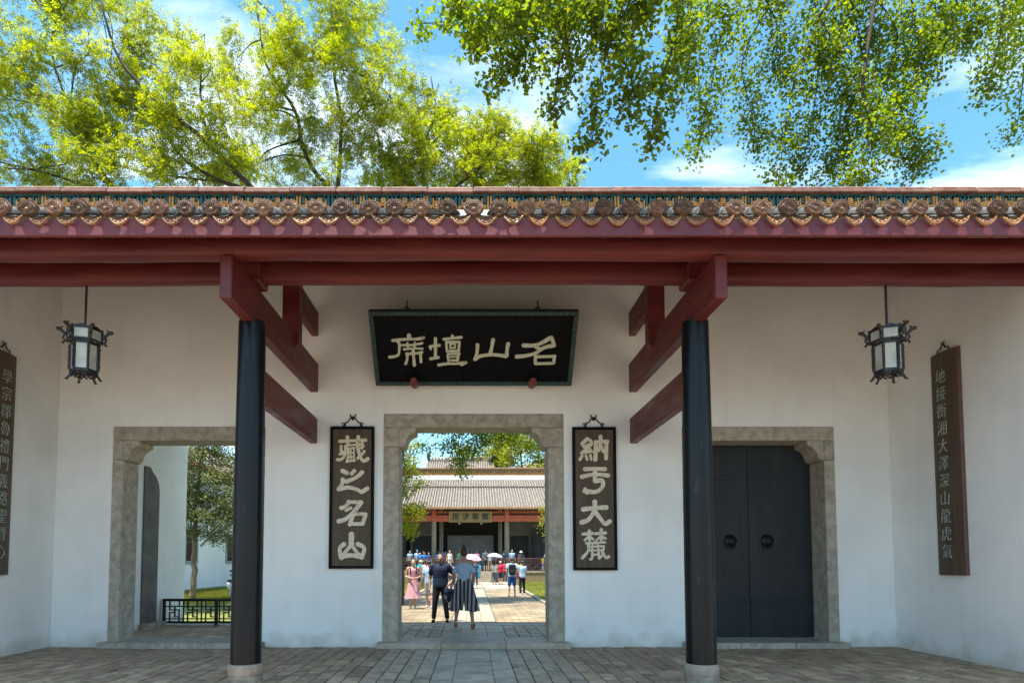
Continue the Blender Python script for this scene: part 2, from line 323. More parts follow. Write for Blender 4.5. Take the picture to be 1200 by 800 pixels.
for s in (-1, 1):
    rowfill(min(s * .28, s * .66), max(s * .28, s * .66), .64, 3.10, .62, M_SLAB, .10, gate_floor, 'slab', .2, .004, .002)
    x = .66
    while x < 1.9:
        rowfill(min(s * x, s * (x + .25)), max(s * x, s * (x + .25)), .64, 3.10, .34, M_PAVER, .10, gate_floor, 'brick', .25, .008, .003); x += .25
x = -7.26
while x < -3.5:
    rowfill(x, x + .24, .64, 3.10, .45, M_BRICK, .10, gate_floor, 'brick', .2, .008, .003); x += .24
def shown(p):
    n, x0, x1, y0, y1, z, mt, fl = p
    u = CX + F_PX * (x0 + x1) / 2 / ((y0 + y1) / 2 + CAM_D)
    if fl is porch: return (y0 > -3.85 and -20 < u < 1220, (x1 - x0) * (y1 - y0) / ((y0 + CAM_D) ** 3))
    return (455 < u < 655 or 160 < u < 275, (x1 - x0) * (y1 - y0) / ((y0 + CAM_D) ** 3))
for fl in (porch, gate_floor):
    mine = sorted([p for p in pieces if p[7] is fl], key=lambda p: (-shown(p)[0], -shown(p)[1]))
    cache = {}
    rest = {}
    for i, (n, x0, x1, y0, y1, z, mt, _) in enumerate(mine):
        if i < 290 and shown(mine[i])[0]:
            wx, wy = round(x1 - x0, 3), round((y1 - y0) / .03) * .03
            wy = max(wy, .03)
            key = (wx, wy, mt.name)
            if key not in cache: cache[key] = MB().cbox(-wx / 2, wx / 2, -wy / 2, wy / 2, -.04, 0, .005).mesh(n, mt)
            o = put(n, cache[key], fl, ((x0 + x1) / 2, (y0 + y1) / 2, z), (0, 0, rnd.uniform(-.004, .004)), (1, (y1 - y0) / wy, 1))
        else:
            rest.setdefault(mt.name, (mt, MB()))[1].cbox(x0, x1, y0, y1, z - .04, z, .005)
    for k, (mt, mb) in rest.items(): tag(mb.build('paving', mt, fl), kind='stuff')
# stone edge of the raised hall floor, then the courtyard
for i, xx in enumerate(np.arange(-7.2, 7.2, 1.2)):
    MB().cbox(xx + .004, xx + 1.196, 3.115, 3.47, -.05, .104, .008).build('edge_stone', M_SLAB, gate_floor)
court = struct(MB().box(-2.62, 2.62, 3.48, 38.7, -.05, 0).build('courtyard_pavement', M_CPAVE))
path = struct(MB().box(-.60, .60, 3.5, 38.6, .002, .006).build('courtyard_path', M_JOINT))
y = 3.52
while y < 38.4:
    l = .55 * rnd.uniform(.8, 1.25)
    for a, b in ((-.58, -.20), (-.20, .20), (.20, .58)):
        MB().cbox(a + .005, b - .005, y + .004, y + l - .004, -.03, .016 + rnd.uniform(-.002, .002), .004).build('slab', M_COURT, path)
    y += l
# cross path in front of the terrace, laid in paler slabs
struct(MB().box(-2.61, 2.61, 25.5, 38.6, .001, .0045).build('terrace_forecourt', M('pale_slabs', (.27, .225, .165), (.36, .305, .23), scale=1.5, rough=.8, detail=8)))
for s in (-1, 1):
    y = 3.5
    while y < 38.5:
        l = min(1.1, 38.6 - y)
        MB().cbox(min(s * 2.63, s * 2.79), max(s * 2.63, s * 2.79), y + .004, y + l - .004, -.05, .075, .01).build('kerb_stone', M_COURT, court)
        y += l
for nm, x0, x1, y0, y1 in (('lawn', 2.80, 13, 3.5, 38.7), ('lawn', -14.6, -2.80, 3.5, 38.7)):
    struct(MB().box(x0, x1, y0, y1, -.05, -.004).build(nm, M_GRASS))
def grass(name, label, x0, x1, y0, y1, n, h, seed):
    rg = np.random.default_rng(seed); p = np.stack([rg.uniform(x0, x1, n), rg.uniform(y0, y1, n), np.full(n, -.01)], 1)
    a = rg.uniform(0, 6.28, n); d = np.stack([np.cos(a), np.sin(a), np.zeros(n)], 1) * .012; hh = (h * rg.uniform(.5, 1.2, n))[:, None] * np.array([0, 0, 1.0]) + rg.normal(0, .02, (n, 3)) * np.array([1, 1, 0])
    v = np.stack([p - d, p + d, p + hh], 1).reshape(-1, 3); f = np.arange(3 * n).reshape(-1, 3)
    return tag(tri_obj(name, v, f, M_GBL), label, 'grass', kind='stuff')
def tri_obj(name, v, f, mat, parent=None):
    me = bpy.data.meshes.new(name); k = f.shape[1]
    me.vertices.add(len(v)); me.vertices.foreach_set('co', v.astype(np.float32).ravel())
    me.loops.add(f.size); me.loops.foreach_set('vertex_index', f.astype(np.int32).ravel())
    me.polygons.add(len(f)); me.polygons.foreach_set('loop_start', np.arange(0, f.size, k, dtype=np.int32)); me.polygons.foreach_set('loop_total', np.full(len(f), k, dtype=np.int32))
    me.materials.append(mat); me.update(calc_edges=True); me.validate()
    return put(name, me, parent)
grass('lawn_grass', 'short sunlit grass of the lawn right of the courtyard path', 2.82, 8.5, 9, 38.5, 42000, .07, 3)
grass('lawn_grass', 'short grass of the lawn left of the courtyard path', -7.5, -2.82, 9, 38.5, 30000, .07, 4)
grass('verge_grass', 'rough grass verge below the white side building', -15.1, -9.0, 12, 33, 50000, .16, 5)

# ------------------------------------------------------------------ the gate hall
gh = thing('gate_hall', 'white walled gate hall with dark red beams, black columns and tiled roof', 'building')
WT = 8.0 - .6   # wall top
wall = MB()
segs = [(-11, -6.80, -.05, WT), (-3.95, -1.70, -.05, WT), (1.70, 3.95, -.05, WT), (6.80, 11, -.05, WT), (-6.80, -3.95, 4.12, WT), (-1.70, 1.70, 4.37, WT), (3.95, 6.80, 4.12, WT)]
for a, b, z0, z1 in segs: wall.box(a, b, 0, .6, z0, z1)
wall.build('wall', MW, gh)
SL = (7.93 - 5.56) / 4.3      # roof pitch
zf = lambda Y: 5.56 + SL * (Y + 4.7)
for s in (-1, 1):
    x0, x1 = (7.87, 11) if s > 0 else (-11, -7.87)
    MB().prism([(x0, -4.3, -.05), (x0, -.003, -.05), (x0, -.003, zf(-.003) - .12), (x0, -4.3, zf(-4.3) - .12)], (x1 - x0, 0, 0)).build('wall', MW, gh)
    xa, xb = (7.27, 8.2) if s > 0 else (-8.2, -7.27)
    # end wall of the hall behind, with a stone framed side doorway
    MB().box(xa, xb, .603, 1.75, -.05, 6.3).box(xa, xb, 3.05, 4.15, -.05, 5.15).box(xa, xb, 1.75, 3.05, -.05, 5.5).build('wall', MW, gh)
    f = xa if s > 0 else xb
    q = [(f - s * .03, 2.03, .09), (f - s * .03, 2.70, .09), (f - s * .03, 2.70, 3.20), (f - s * .03, 2.65, 3.37), (f - s * .03, 2.53, 3.51), (f - s * .03, 2.37, 3.59), (f - s * .03, 2.27, 3.69), (f - s * .03, 2.03, 3.69)]
    MB().prism(q, (s * .16, 0, 0)).build('side_door', M('weathered_side_door', (.10, .09, .08), (.16, .145, .125), scale=3, rough=.8, bump=.2, bscale=30), gh)
    MB().cbox(min(f - s * .25, f + s * .2), max(f - s * .25, f + s * .2), 1.98, 2.75, -.02, .22, .01).build('step_stone', M_STONE, gh)

def stone_frame(cx, half, outer, top, lint, name='door_frame'):
    """lintel, two jambs, two capital blocks with an ogee corbel, sill"""
    e = thing(name, None, None, (cx, 0, 0)); e.parent = gh
    MB().cbox(-outer, outer, -.025, .56, lint + .003, top, .012).build('lintel', M_STONE, e)
    capz = lint - .37
    for s in (-1, 1):
        a, b = sorted((s * half, s * outer))
        MB().cbox(a, b, -.022, .56, -.03, capz - .003, .012).build('jamb', M_STONE, e)
        MB().cbox(a, b, -.024, .56, capz, lint, .012).build('capital_block', M_STONE, e)
        q = []
        for dxx, dzz in ((0, -.37), (.05, -.365), (.10, -.32), (.115, -.26), (.135, -.20), (.18, -.14), (.235, -.105), (.285, -.095), (.30, -.06), (.30, 0), (0, 0)):
            q.append((s * (half - dxx - .001), -.008, lint + dzz - .004))
        MB().prism(q, (0, .52, 0)).build('corbel', M_STONE, e, True)
    return e
fc = stone_frame(0, 1.40, 1.70, 4.37, 4.11)
fl_ = stone_frame(-5.375, 1.235, 1.435, 4.125, 3.86)
fr_ = stone_frame(5.375, 1.235, 1.435, 4.125, 3.86)
for e, h2, zt in ((fc, 1.78, .102), (fl_, 1.5, .102), (fr_, 1.5, .102)):
    n = 3; wdt = 2 * h2 / n
    for i in range(n): MB().cbox(-h2 + i * wdt + .003, -h2 + (i + 1) * wdt - .003, -.26, .635 if e is fc else .63, -.045, zt, .012).build('sill_stone', M_STONE if e is not fc else M_SLAB, e)

# closed black double door on the right
dx0, dx1 = 5.375 - 1.23, 5.375 + 1.23
for i, (a, b) in enumerate(((dx0, 5.370), (5.380, dx1))):
    m = MB().cbox(a, b, .50, .56, .12, 3.86, .006)
    m.cbox(a + .01, b - .01, .485, .505, 3.18, 3.26, .005).cbox(a + .01, b - .01, .485, .505, .78, .86, .005)
    lf = m.build('door_leaf', M_DOOR, gh)
    kx = 5.375 + (-.36 if i == 0 else .36)
    MB().lathe([(.02, .075), (.05, .070), (.075, .05), (.11, .03), (.125, .012), (.135, .0)], (kx, .50, 1.98), 20, 'y').build('knocker_boss', M_IRON, lf, True)
    ring = MB(); pts = [(kx + .085 * math.cos(t), .425, 1.915 + .085 * math.sin(t)) for t in np.linspace(0, 2 * math.pi, 25)]
    ring.tube(pts, .010, 6).build('knocker_ring', M_IRON, lf, True)

# columns on stone bases
for s in (-1, 1):
    for yy, vis in ((-3.43, True), (3.0, False)):
        c = MB().lathe([(.196, .238), (.198, 1.2), (.194, 2.6), (.186, 3.8), (.176, 4.83)], (0, 0, 0), 40).build('column', M_COL, gh, True, (s * 3.02, yy, 0))
        prof = [(.212, 0.0), (.222, .06), (.222, .088), (.214, .094), (.214, .10), (.222, .106), (.224, .18), (.219, .222), (.204, .24)]
        MB().lathe(prof, (0, 0, .0 if vis else .1), 28).build('column_base', M_BASE, c, True)
# cross beams, ties, struts
for s in (-1, 1):
    X = s * 3.03
    MB().cbox(X - .075, X + .075, -4.36, .1, 4.79, 5.33, .012).build('cross_beam', M_RED, gh)
    MB().cbox(X - .07, X + .07, -3.43, .1, 3.81, 4.29, .012).build('tie_beam', M_RED, gh)
    MB().cbox(X - .065, X + .065, -1.5, .1, 5.87, 6.33, .012).build('upper_beam', M_RED, gh)
    st = MB(); st.prism([(X - .14, -1.6, 5.20), (X, -1.6, 5.02), (X + .14, -1.6, 5.20), (X + .14, -1.6, 6.6), (X - .14, -1.6, 6.6)], (0, .19, 0)).build('strut', M_RED, gh)
    MB().cbox(X - .16, X + .16, -3.62, -3.24, 5.334, 5.60, .02).build('bracket_block', M_RED, gh)
def logbeam(y0, y1, z0, z1, nm, seed):
    """long beam with softly rounded, slightly uneven edges"""
    rr = random.Random(seed); xs = list(np.linspace(-11, 11, 45)); vs = []; n = 12
    for x in xs:
        dz = rr.uniform(-.006, .006) + .014 * math.cos(x * math.pi / 6.06)
        for k in range(n):
            a = 2 * math.pi * k / n + math.pi / n; cx_, cz_ = math.cos(a), math.sin(a); p = .55
            vs.append((x, (y0 + y1) / 2 + (y1 - y0) / 2 * math.copysign(abs(cx_) ** p, cx_), (z0 + z1) / 2 + (z1 - z0) / 2 * math.copysign(abs(cz_) ** p, cz_) + dz))
    m = MB(); m.add(vs, [(i * n + k, i * n + (k + 1) % n, (i + 1) * n + (k + 1) % n, (i + 1) * n + k) for i in range(len(xs) - 1) for k in range(n)])
    return m.build(nm, M_RED, gh, True)
logbeam(-4.34, -4.08, 5.335, 5.60, 'eave_purlin', 1)
logbeam(-3.54, -3.32, 5.365, 5.66, 'architrave', 2)
logbeam(-3.56, -3.30, 5.70, 5.94, 'purlin', 3)
logbeam(-1.64, -1.38, 6.62, 6.90, 'purlin', 4)
# roof
roof = MB().prism([(-11, -4.72, 5.56), (-11, -.4, 7.93), (-11, 3.8, 5.62), (-11, 3.8, 5.55), (-11, -.4, 7.84), (-11, -4.72, 5.47)], (22, 0, 0)).build('roof', M_RED, gh)
MB().cbox(-11, 11, -4.79, -4.735, 5.345, 5.548, .006).build('fascia_board', M_REDF, roof)
MB().box(-11, 11, -4.76, -4.56, 5.549, 5.60).build('eave_mortar_bed', M_MORT, roof)
TP = .3035
ra = MB().cap((0, -4.72, 5.40), (0, -.4, 7.80), .045, .045, 10).mesh('rafter', M_RED, True)
# round tile end: a fan shaped medallion with a beaded rim, arcs and an eye
td = MB()
outl = []
for k in range(28):
    a = 2 * math.pi * k / 28; x, z = .116 * math.cos(a), .092 * math.sin(a) * (1 + .06 * math.cos(6 * a))
    if z < 0: x = .116 * math.copysign(abs(math.cos(a)) ** 1.25, math.cos(a)); z = -.098 * abs(math.sin(a)) ** 1.15
    outl.append((x, z))
td.prism([(x, -.02, z) for x, z in outl], (0, .045, 0))
td.prism([(x * .80, -.026, z * .80) for x, z in outl], (0, .01, 0))
for k in range(0, 28): td.ell((outl[k][0] * .9, -.026, outl[k][1] * .9), (.009, .008, .009), 5, 4)
for sc in (.35, .55, .72):
    pts = [(.10 * sc * 1.25 * math.cos(t), -.034, -.03 + .115 * sc * math.sin(t)) for t in np.linspace(.15, math.pi - .15, 9)]
    td.tube(pts, .006, 4)
td.ell((0, -.03, -.028), (.028, .014, .020), 8, 5)
td.tube([(-.055, -.03, -.025), (0, -.034, -.058), (.055, -.03, -.025)], .006, 4)
for k in range(7):
    a = math.pi * (.12 + .76 * k / 6); td.ell((.045 * math.cos(a) * 1.5, -.032, -.012 + .062 * math.sin(a)), (.010, .008, .012), 5, 4)
td_me = td.mesh('round_tile_end', M_TILE, True)
# crescent drip tile
dt = MB(); up = [(x, .042 - .055 * math.cos(x / .105 * math.pi / 2)) for x in np.linspace(-.112, .112, 13)]
lo = [(x, -.075 * math.cos(x / .112 * math.pi / 2) ** .8 + .035) for x in np.linspace(.105, -.105, 13)]
dt.prism([(x, 0, z) for x, z in up + lo], (0, .018, 0))
for i in range(12):
    dt.bar((lo[i][0] * .93, -.004, lo[i][1] * .9 + .006), (lo[i + 1][0] * .93, -.004, lo[i + 1][1] * .9 + .006), .008, .010, (0, 1, 0))
for x, z, r in ((0, -.012, .016), (-.045, .003, .013), (.045, .003, .013), (-.075, .018, .009), (.075, .018, .009), (-.022, -.002, .008), (.022, -.002, .008)): dt.ell((x, -.004, z), (r, .008, r * .75), 6, 4)
dt_me = dt.mesh('drip_tile', M_DRIP, True)
# barrel run and pan run along the slope
L0 = 4.40; ang = math.atan(SL)
ba = MB(); n = 8; vs = []; steps = 16
for i in range(steps):
    for t in (0, 1):
        d = L0 * (i + t) / steps; r = .074 if t == 0 else .066
        for k in range(n): a = math.pi * k / (n - 1); vs.append((r * math.cos(a), d, r * math.sin(a) * 1.05))
fs = []
for i in range(2 * steps - 1): fs += [(i * n + k, i * n + k + 1, (i + 1) * n + k + 1, (i + 1) * n + k) for k in range(n - 1)]
ba.add(vs, fs); ba_me = ba.mesh('barrel_tile_run', M_BARREL, True)
pa = MB(); vs = []
for i in range(steps):
    for t in (0, 1):
        d = L0 * (i + t) / steps
        for k in range(7): x = -.12 + .24 * k / 6; vs.append((x, d, .05 * (x / .12) ** 2 + (.02 if t == 0 else .0)))
fs = []
for i in range(2 * steps - 1): fs += [(i * 7 + k, i * 7 + k + 1, (i + 1) * 7 + k + 1, (i + 1) * 7 + k) for k in range(6)]
pa.add(vs, fs); pa_me = pa.mesh('pan_tile_run', M_BARREL, True)
x = -36 * TP + .0
i = 0
while x < 10.95:
    j = lambda a: rnd.uniform(-a, a)
    put('round_tile_end', td_me, roof, (x + j(.005), -4.80 + j(.012), 5.668 + j(.006)), (-.10 + j(.10), j(.12), j(.10)), (.98 + j(.05), 1, 1.0 + j(.07)))
    put('drip_tile', dt_me, roof, (x + TP / 2 + j(.004), -4.838 + j(.010), 5.497 + j(.006)), (-.12 + j(.12), j(.09), j(.09)), (1.03 + j(.05), 1, 1.32 + j(.12)))
    put('barrel_tile_run', ba_me, roof, (x, -4.78, 5.612), (ang, 0, 0))
    put('pan_tile_run', pa_me, roof, (x + TP / 2, -4.80, 5.545), (ang, 0, 0))
    put('rafter', ra, roof, (x + .02, 0, 0))
    x += TP; i += 1
# ridge: plaster base, glazed openwork panels, terracotta cap
MB().box(-11, 11, -.52, -.28, 7.86, 8.06).build('ridge_base', MW, roof)
MB().box(-11, 11, -.41, -.38, 8.06, 8.38).build('ridge_backing', M('dark_ridge_core', (.02, .03, .03), (.05, .05, .045), scale=6), roof)
rp_ = MB(); W2 = .29
rp_.k = 0
rp_.box(-W2, W2, -.50, -.43, 8.061, 8.085)
for a, b, c, d in ((-.285, -.25, 8.085, 8.36), (-.17, -.145, 8.12, 8.30), (.02, .045, 8.085, 8.22), (.11, .14, 8.085, 8.31), (-.06, -.035, 8.15, 8.31), (.20, .225, 8.12, 8.26), (-.235, -.18, 8.09, 8.16), (-.13, -.07, 8.14, 8.21), (.05, .105, 8.20, 8.30), (.145, .195, 8.15, 8.20), (-.03, .015, 8.14, 8.23), (.23, .285, 8.085, 8.15)): rp_.box(a, b, -.495, -.44, c, d)
for a, b, c, d in ((-.25, -.17, 8.15, 8.175), (-.145, -.06, 8.22, 8.245), (.045, .11, 8.16, 8.185), (.14, .20, 8.20, 8.225), (-.145, .02, 8.105, 8.13), (.14, .25, 8.12, 8.145)): rp_.box(a, b, -.492, -.442, c, d)
rp_.k = 1
rp_.box(-W2, W2, -.505, -.43, 8.335, 8.372)
for a, b, c, d in ((-.23, -.185, 8.20, 8.335), (-.11, -.08, 8.15, 8.335), (-.02, .01, 8.24, 8.335), (.06, .095, 8.21, 8.335), (.16, .19, 8.25, 8.335), (.24, .28, 8.16, 8.335)): rp_.box(a, b, -.488, -.445, c, d)
for a, b, c, d in ((-.08, -.02, 8.27, 8.30), (.01, .06, 8.25, 8.275), (.19, .24, 8.27, 8.295)): rp_.box(a, b, -.486, -.447, c, d)
rp_me = rp_.mesh('ridge_panel', [M_ORANGE, M_TEAL])
for k in range(-18, 19): put('ridge_panel', rp_me, roof, (k * .59, 0, 0), (0, 0, 0), (1 if k % 2 else -1, 1, 1))
MB().box(-11, 11, -.5, -.26, 8.38, 8.47).build('ridge_core', M_RCAP, roof)
for k in range(-13, 13):
    MB().cbox(-.42, .42, -.58, -.18, 8.375, 8.425, .01).cbox(-.42, .42, -.55, -.22, 8.426, 8.495, .022).build('ridge_cap', M_RCAP, roof, False, (k * .845 + .42, rnd.uniform(-.012, .012), rnd.uniform(-.006, .006)))
# ------------------------------------------------------------------ writing
def ribbons(strokes, tomap, yf, depth=.012, wpx=1.0):
    """brush strokes as raised ribbons: points mapped to the (x, z) of a board, facing -y"""
    m = MB()
    for si, (pts, wd) in enumerate(strokes):
        p2 = catmull([(*p, 0) for p in pts], 5) if len(pts) > 2 else [Vector((*p, 0)) for p in pts]
        q = [Vector((*tomap(p.x, p.y), 0)) for p in p2]
        sc = (Vector((*tomap(pts[0][0] + 10, pts[0][1]), 0)) - Vector((*tomap(*pts[0]), 0))).length / 10
        hw = wd * sc * .5 * wpx; y = yf - depth - si * .0005; n = len(q); L = []; Rr = []
        for i in range(n):
            d = (q[min(i + 1, n - 1)] - q[max(i - 1, 0)]).normalized(); nn = Vector((-d.y, d.x, 0))
            k = hw * (1 + .10 * math.cos(math.pi * 2 * i / max(1, n - 1)))
            L.append(q[i] + nn * k); Rr.append(q[i] - nn * k)
        d0 = (q[1] - q[0]).normalized(); d1 = (q[-1] - q[-2]).normalized()
        a = [q[0] - d0 * hw * .75 + Vector((-d0.y, d0.x, 0)) * hw * .55, q[0] - d0 * hw * .75 - Vector((-d0.y, d0.x, 0)) * hw * .55]
        b = [q[-1] + d1 * hw * .75 + Vector((-d1.y, d1.x, 0)) * hw * .55, q[-1] + d1 * hw * .75 - Vector((-d1.y, d1.x, 0)) * hw * .55]
        L = [a[0]] + L + [b[0]]; Rr = [a[1]] + Rr + [b[1]]; n = len(L)
        vs = [(v.x, y, v.y) for v in L] + [(v.x, y, v.y) for v in Rr] + [(v.x, yf, v.y) for v in L] + [(v.x, yf, v.y) for v in Rr]
        fs = []
        for i in range(n - 1):
            fs += [(i, i + 1, n + i + 1, n + i), (i, 2 * n + i, 2 * n + i + 1, i + 1), (n + i, n + i + 1, 3 * n + i + 1, 3 * n + i)]
        fs += [(0, n, 3 * n, 2 * n), (n - 1, 3 * n - 1, 4 * n - 1, 2 * n - 1)]
        m.add(vs, fs)
    return m
def zoomed(ox, oy, k, f):
    return lambda x, y: f(ox + x / k, oy + y / k)
def text_mesh(ch, size, depth=.004, offset=0.0, shear=0.0, mat=None, name='character'):
    c = bpy.data.curves.new('t', 'FONT'); c.body = ch; c.size = size; c.extrude = depth; c.align_x = 'CENTER'; c.align_y = 'CENTER'; c.offset = offset; c.shear = shear; c.resolution_u = 3
    o = bpy.data.objects.new('t', c); COL.objects.link(o); dg = bpy.context.evaluated_depsgraph_get()
    me = bpy.data.meshes.new_from_object(o.evaluated_get(dg)); bpy.data.objects.remove(o); bpy.data.curves.remove(c)
    me.name = name; me.materials.clear(); me.materials.append(mat); return me

# the great name plaque, leaning out from the wall
PB, PT = Vector((0, -.15, 4.89)), Vector((0, -1.10, 5.94)); PHI = math.atan2(.95, 1.05); PH = (PT - PB).length
def on_plaque(u, v):
    t_ = (CY - v) / F_PX; y0, z0 = PB.y + CAM_D, PB.z - CAM_H; yd, zd = PT.y - PB.y, PT.z - PB.z
    k = (t_ * (y0 * _c + z0 * _s) - (-y0 * _s + z0 * _c)) / ((-yd * _s + zd * _c) - t_ * (yd * _c + zd * _s))
    d = (y0 + k * yd) * _c + (z0 + k * zd) * _s
    return (u - CX) * d / F_PX, k * PH
pq = thing('name_plaque', 'large black plaque with four pale green characters above the middle doorway', 'plaque', PB); pq.rotation_euler = (PHI, 0, 0)
PW = 1.83
MB().cbox(-PW + .03, PW - .03, -.012, .04, .03, PH - .03, .004).build('board', M_PLQ, pq)
fr = MB()
for a, b, c, d in ((-PW, PW, 0, .085), (-PW, PW, PH - .085, PH), (-PW, -PW + .085, .085, PH - .085), (PW - .085, PW, .085, PH - .085)): fr.cbox(a, b, -.055, .06, c, d, .012)
fo = fr.build('frame', M_PLQF, pq)
sc_ = MB(); k = 0
for xx in np.arange(-PW + .10, PW - .08, .105):
    for zz_ in (.0425, PH - .0425):
        pts = [(xx + .045 * math.cos(t) * (1 - t / 9), -.06, zz_ + .024 * math.sin(t) * (1 - t / 9)) for t in np.linspace(0, 5.5, 9)]; sc_.tube(pts, .007, 4)
for zz_ in np.arange(.14, PH - .1, .105):
    for xx in (-PW + .0425, PW - .0425):
        pts = [(xx + .024 * math.cos(t) * (1 - t / 9), -.06, zz_ + .045 * math.sin(t) * (1 - t / 9)) for t in np.linspace(0, 5.5, 9)]; sc_.tube(pts, .007, 4)
sc_.build('scrollwork', M('scroll_paint', (.04, .10, .10), (.10, .17, .16), scale=20, rough=.5), fo)
C_XI = [([(335,75),(340,118)],50),([(115,150),(300,132),(440,130),(535,112)],38),([(185,160),(207,200),(205,290),(190,345),(130,365),(70,370)],36),([(240,212),(370,210),(440,200),(515,185)],30),([(315,180),(325,255)],28),([(415,175),(410,250)],28),([(265,268),(390,255),(520,258)],28),([(300,330),(420,322),(515,305)],34),([(310,320),(312,400),(290,462)],34),([(490,320),(497,440)],34),([(390,260),(400,380),(408,482)],40)]
C_TAN = [([(612,235),(680,218),(748,215)],36),([(690,118),(690,380)],40),([(625,230),(628,268)],26),([(622,395),(680,385),(730,375)],38),([(915,85),(920,112)],38),([(797,132),(900,120),(1040,105)],34),([(830,170),(1010,165)],32),([(835,165),(845,295)],32),([(1010,165),(1000,290)],32),([(838,292),(1003,286)],30),([(880,197),(960,195)],20),([(885,197),(890,250)],22),([(955,195),(950,250)],22),([(885,250),(955,246)],22),([(850,328),(1015,322)],28),([(860,325),(855,360),(870,428)],32),([(1000,322),(985,420)],32),([(880,368),(975,362)],18),([(870,414),(985,410)],26),([(727,475),(850,458),(980,455),(1100,437)],34),([(1035,470),(1098,440)],38)]
C_SHAN = [([(110,203),(100,330),(72,403)],44),([(75,402),(150,358),(300,340),(430,350),(495,362)],46),([(318,138),(300,240),(280,330)],48),([(520,190),(505,270),(500,358)],48)]
C_MING = [([(720,215),(860,215),(960,185),(1088,112)],52),([(1098,105),(1132,200)],42),([(1138,212),(1000,245),(880,320),(740,355),(628,365)],50),([(885,238),(935,255)],36),([(885,350),(882,462)],38),([(890,368),(1148,358)],36),([(1138,358),(1128,450)],38),([(882,460),(1128,452)],34)]
for nm, st, ox in (('席', C_XI, 450), ('壇', C_TAN, 450), ('山', C_SHAN, 550), ('名', C_MING, 550)):
    ribbons(st, zoomed(ox, 385, 1200 / 105, on_plaque), -.0125, .02).build('character', M_PLT, pq)
for u in (486, 623):
    x = at(u, 457, -.2).x
    MB().lathe([(.03, .0), (.06, .02), (.078, .07), (.078, .30), (.05, .36)], (0, 0, 0), 18, 'y').build('support_peg', M_WOODK, pq, True, (x, .0, -.02), (-PHI, 0, 0))
for u in (477, 630):
    x = on_plaque(u, 363)[0]
    MB().tube([(x, .0, PH - .02), (x, .02, PH + .10), (x, .12, PH + .12)], .014, 6).tube([(x - .05, -.02, PH + .03), (x, -.03, PH + .07), (x + .05, -.02, PH + .03)], .010, 5).build('hanger', M_IRON, pq, True)

def hook(parent, cx, z, sc=1.0):
    h = MB()
    for s in (-1, 1):
        pts = [(cx + s * .17 * sc, -.01, z), (cx + s * .15 * sc, -.012, z + .07 * sc), (cx + s * .09 * sc, -.012, z + .10 * sc), (cx + s * .05 * sc, -.012, z + .16 * sc), (cx, -.012, z + .15 * sc)]
        h.tube(catmull(pts, 4), .012 * sc, 6)
        pts = [(cx + s * (.17 + .035 * math.cos(t)) * sc, -.012, z + (.05 + .03 * math.sin(t)) * sc) for t in np.linspace(0, 5.4, 9)]; h.tube(pts, .009 * sc, 5)
        pts = [(cx, -.012, z + .15 * sc), (cx + s * .045 * sc, -.012, z + .20 * sc), (cx + s * .05 * sc, -.012, z + .245 * sc)]; h.tube(catmull(pts, 4), .012 * sc, 6)
    h.tube([(cx, -.012, z + .13 * sc), (cx, -.012, z + .20 * sc)], .022 * sc, 6)
    h.build('hook', M_IRON, parent, True)
C_CANG = [([(130,120),(280,112),(440,105)],36),([(222,62),(228,150)],36),([(350,62),(345,150)],40),([(150,172),(150,240),(185,240)],30),([(130,270),(200,255)],28),([(205,172),(195,280),(150,330),(102,335)],36),([(205,168),(300,162),(400,155)],26),([(232,200),(235,290),(215,362)],28),([(238,205),(310,197)],20),([(300,200),(300,348)],18),([(240,255),(300,252)],18),([(240,305),(305,298)],18),([(222,352),(312,344)],24),([(264,210),(266,345)],14),([(345,125),(350,220),(385,320),(420,350),(465,322)],42),([(410,172),(385,200)],30),([(423,232),(390,280),(340,320)],32),([(395,132),(405,178)],28)]
C_ZHI = [([(160,462),(222,492)],46),([(308,460),(268,502)],40),([(400,478),(320,545),(205,593)],46),([(170,560),(160,620),(118,685)],46),([(118,680),(230,660),(330,680),(390,708),(460,668)],46),([(330,682),(392,722)],32)]
C_MING2 = [([(242,72),(200,130),(145,150)],46),([(240,80),(388,80)],38),([(388,78),(300,190),(200,280),(115,305)],50),([(203,180),(268,145)],32),([(300,217),(443,222)],38),([(298,217),(247,348)],42),([(438,222),(400,338)],42),([(252,335),(400,335)],40)]
C_SHAN2 = [([(270,450),(268,600)],58),([(188,568),(135,620),(140,700),(157,738)],50),([(145,715),(270,702),(398,720)],56),([(340,568),(420,620),(387,732)],50),([(258,590),(172,698)],38),([(277,590),(358,698)],38)]
C_NA = [([(185,88),(118,150)],42),([(185,92),(230,130),(150,190)],34),([(118,152),(150,190)],34),([(225,132),(225,160),(112,258)],36),([(117,255),(240,232)],34),([(208,202),(245,248)],24),([(122,288),(92,336)],32),([(165,284),(180,336)],28),([(215,278),(228,336)],26),([(280,122),(275,340)],44),([(272,130),(422,120)],38),([(405,122),(400,326)],42),([(335,58),(335,150),(312,228)],42),([(342,172),(373,246)],32)]
C_YU = [([(148,445),(270,440),(393,445)],46),([(113,535),(270,505),(428,520)],46),([(272,450),(270,590)],46),([(267,585),(350,577),(363,640),(300,705),(220,710),(145,700)],50),([(153,672),(180,728)],36)]
C_DA = [([(128,165),(270,150),(408,142)],52),([(268,70),(265,170),(200,280),(110,320)],52),([(270,190),(340,280),(390,336),(447,302)],48)]
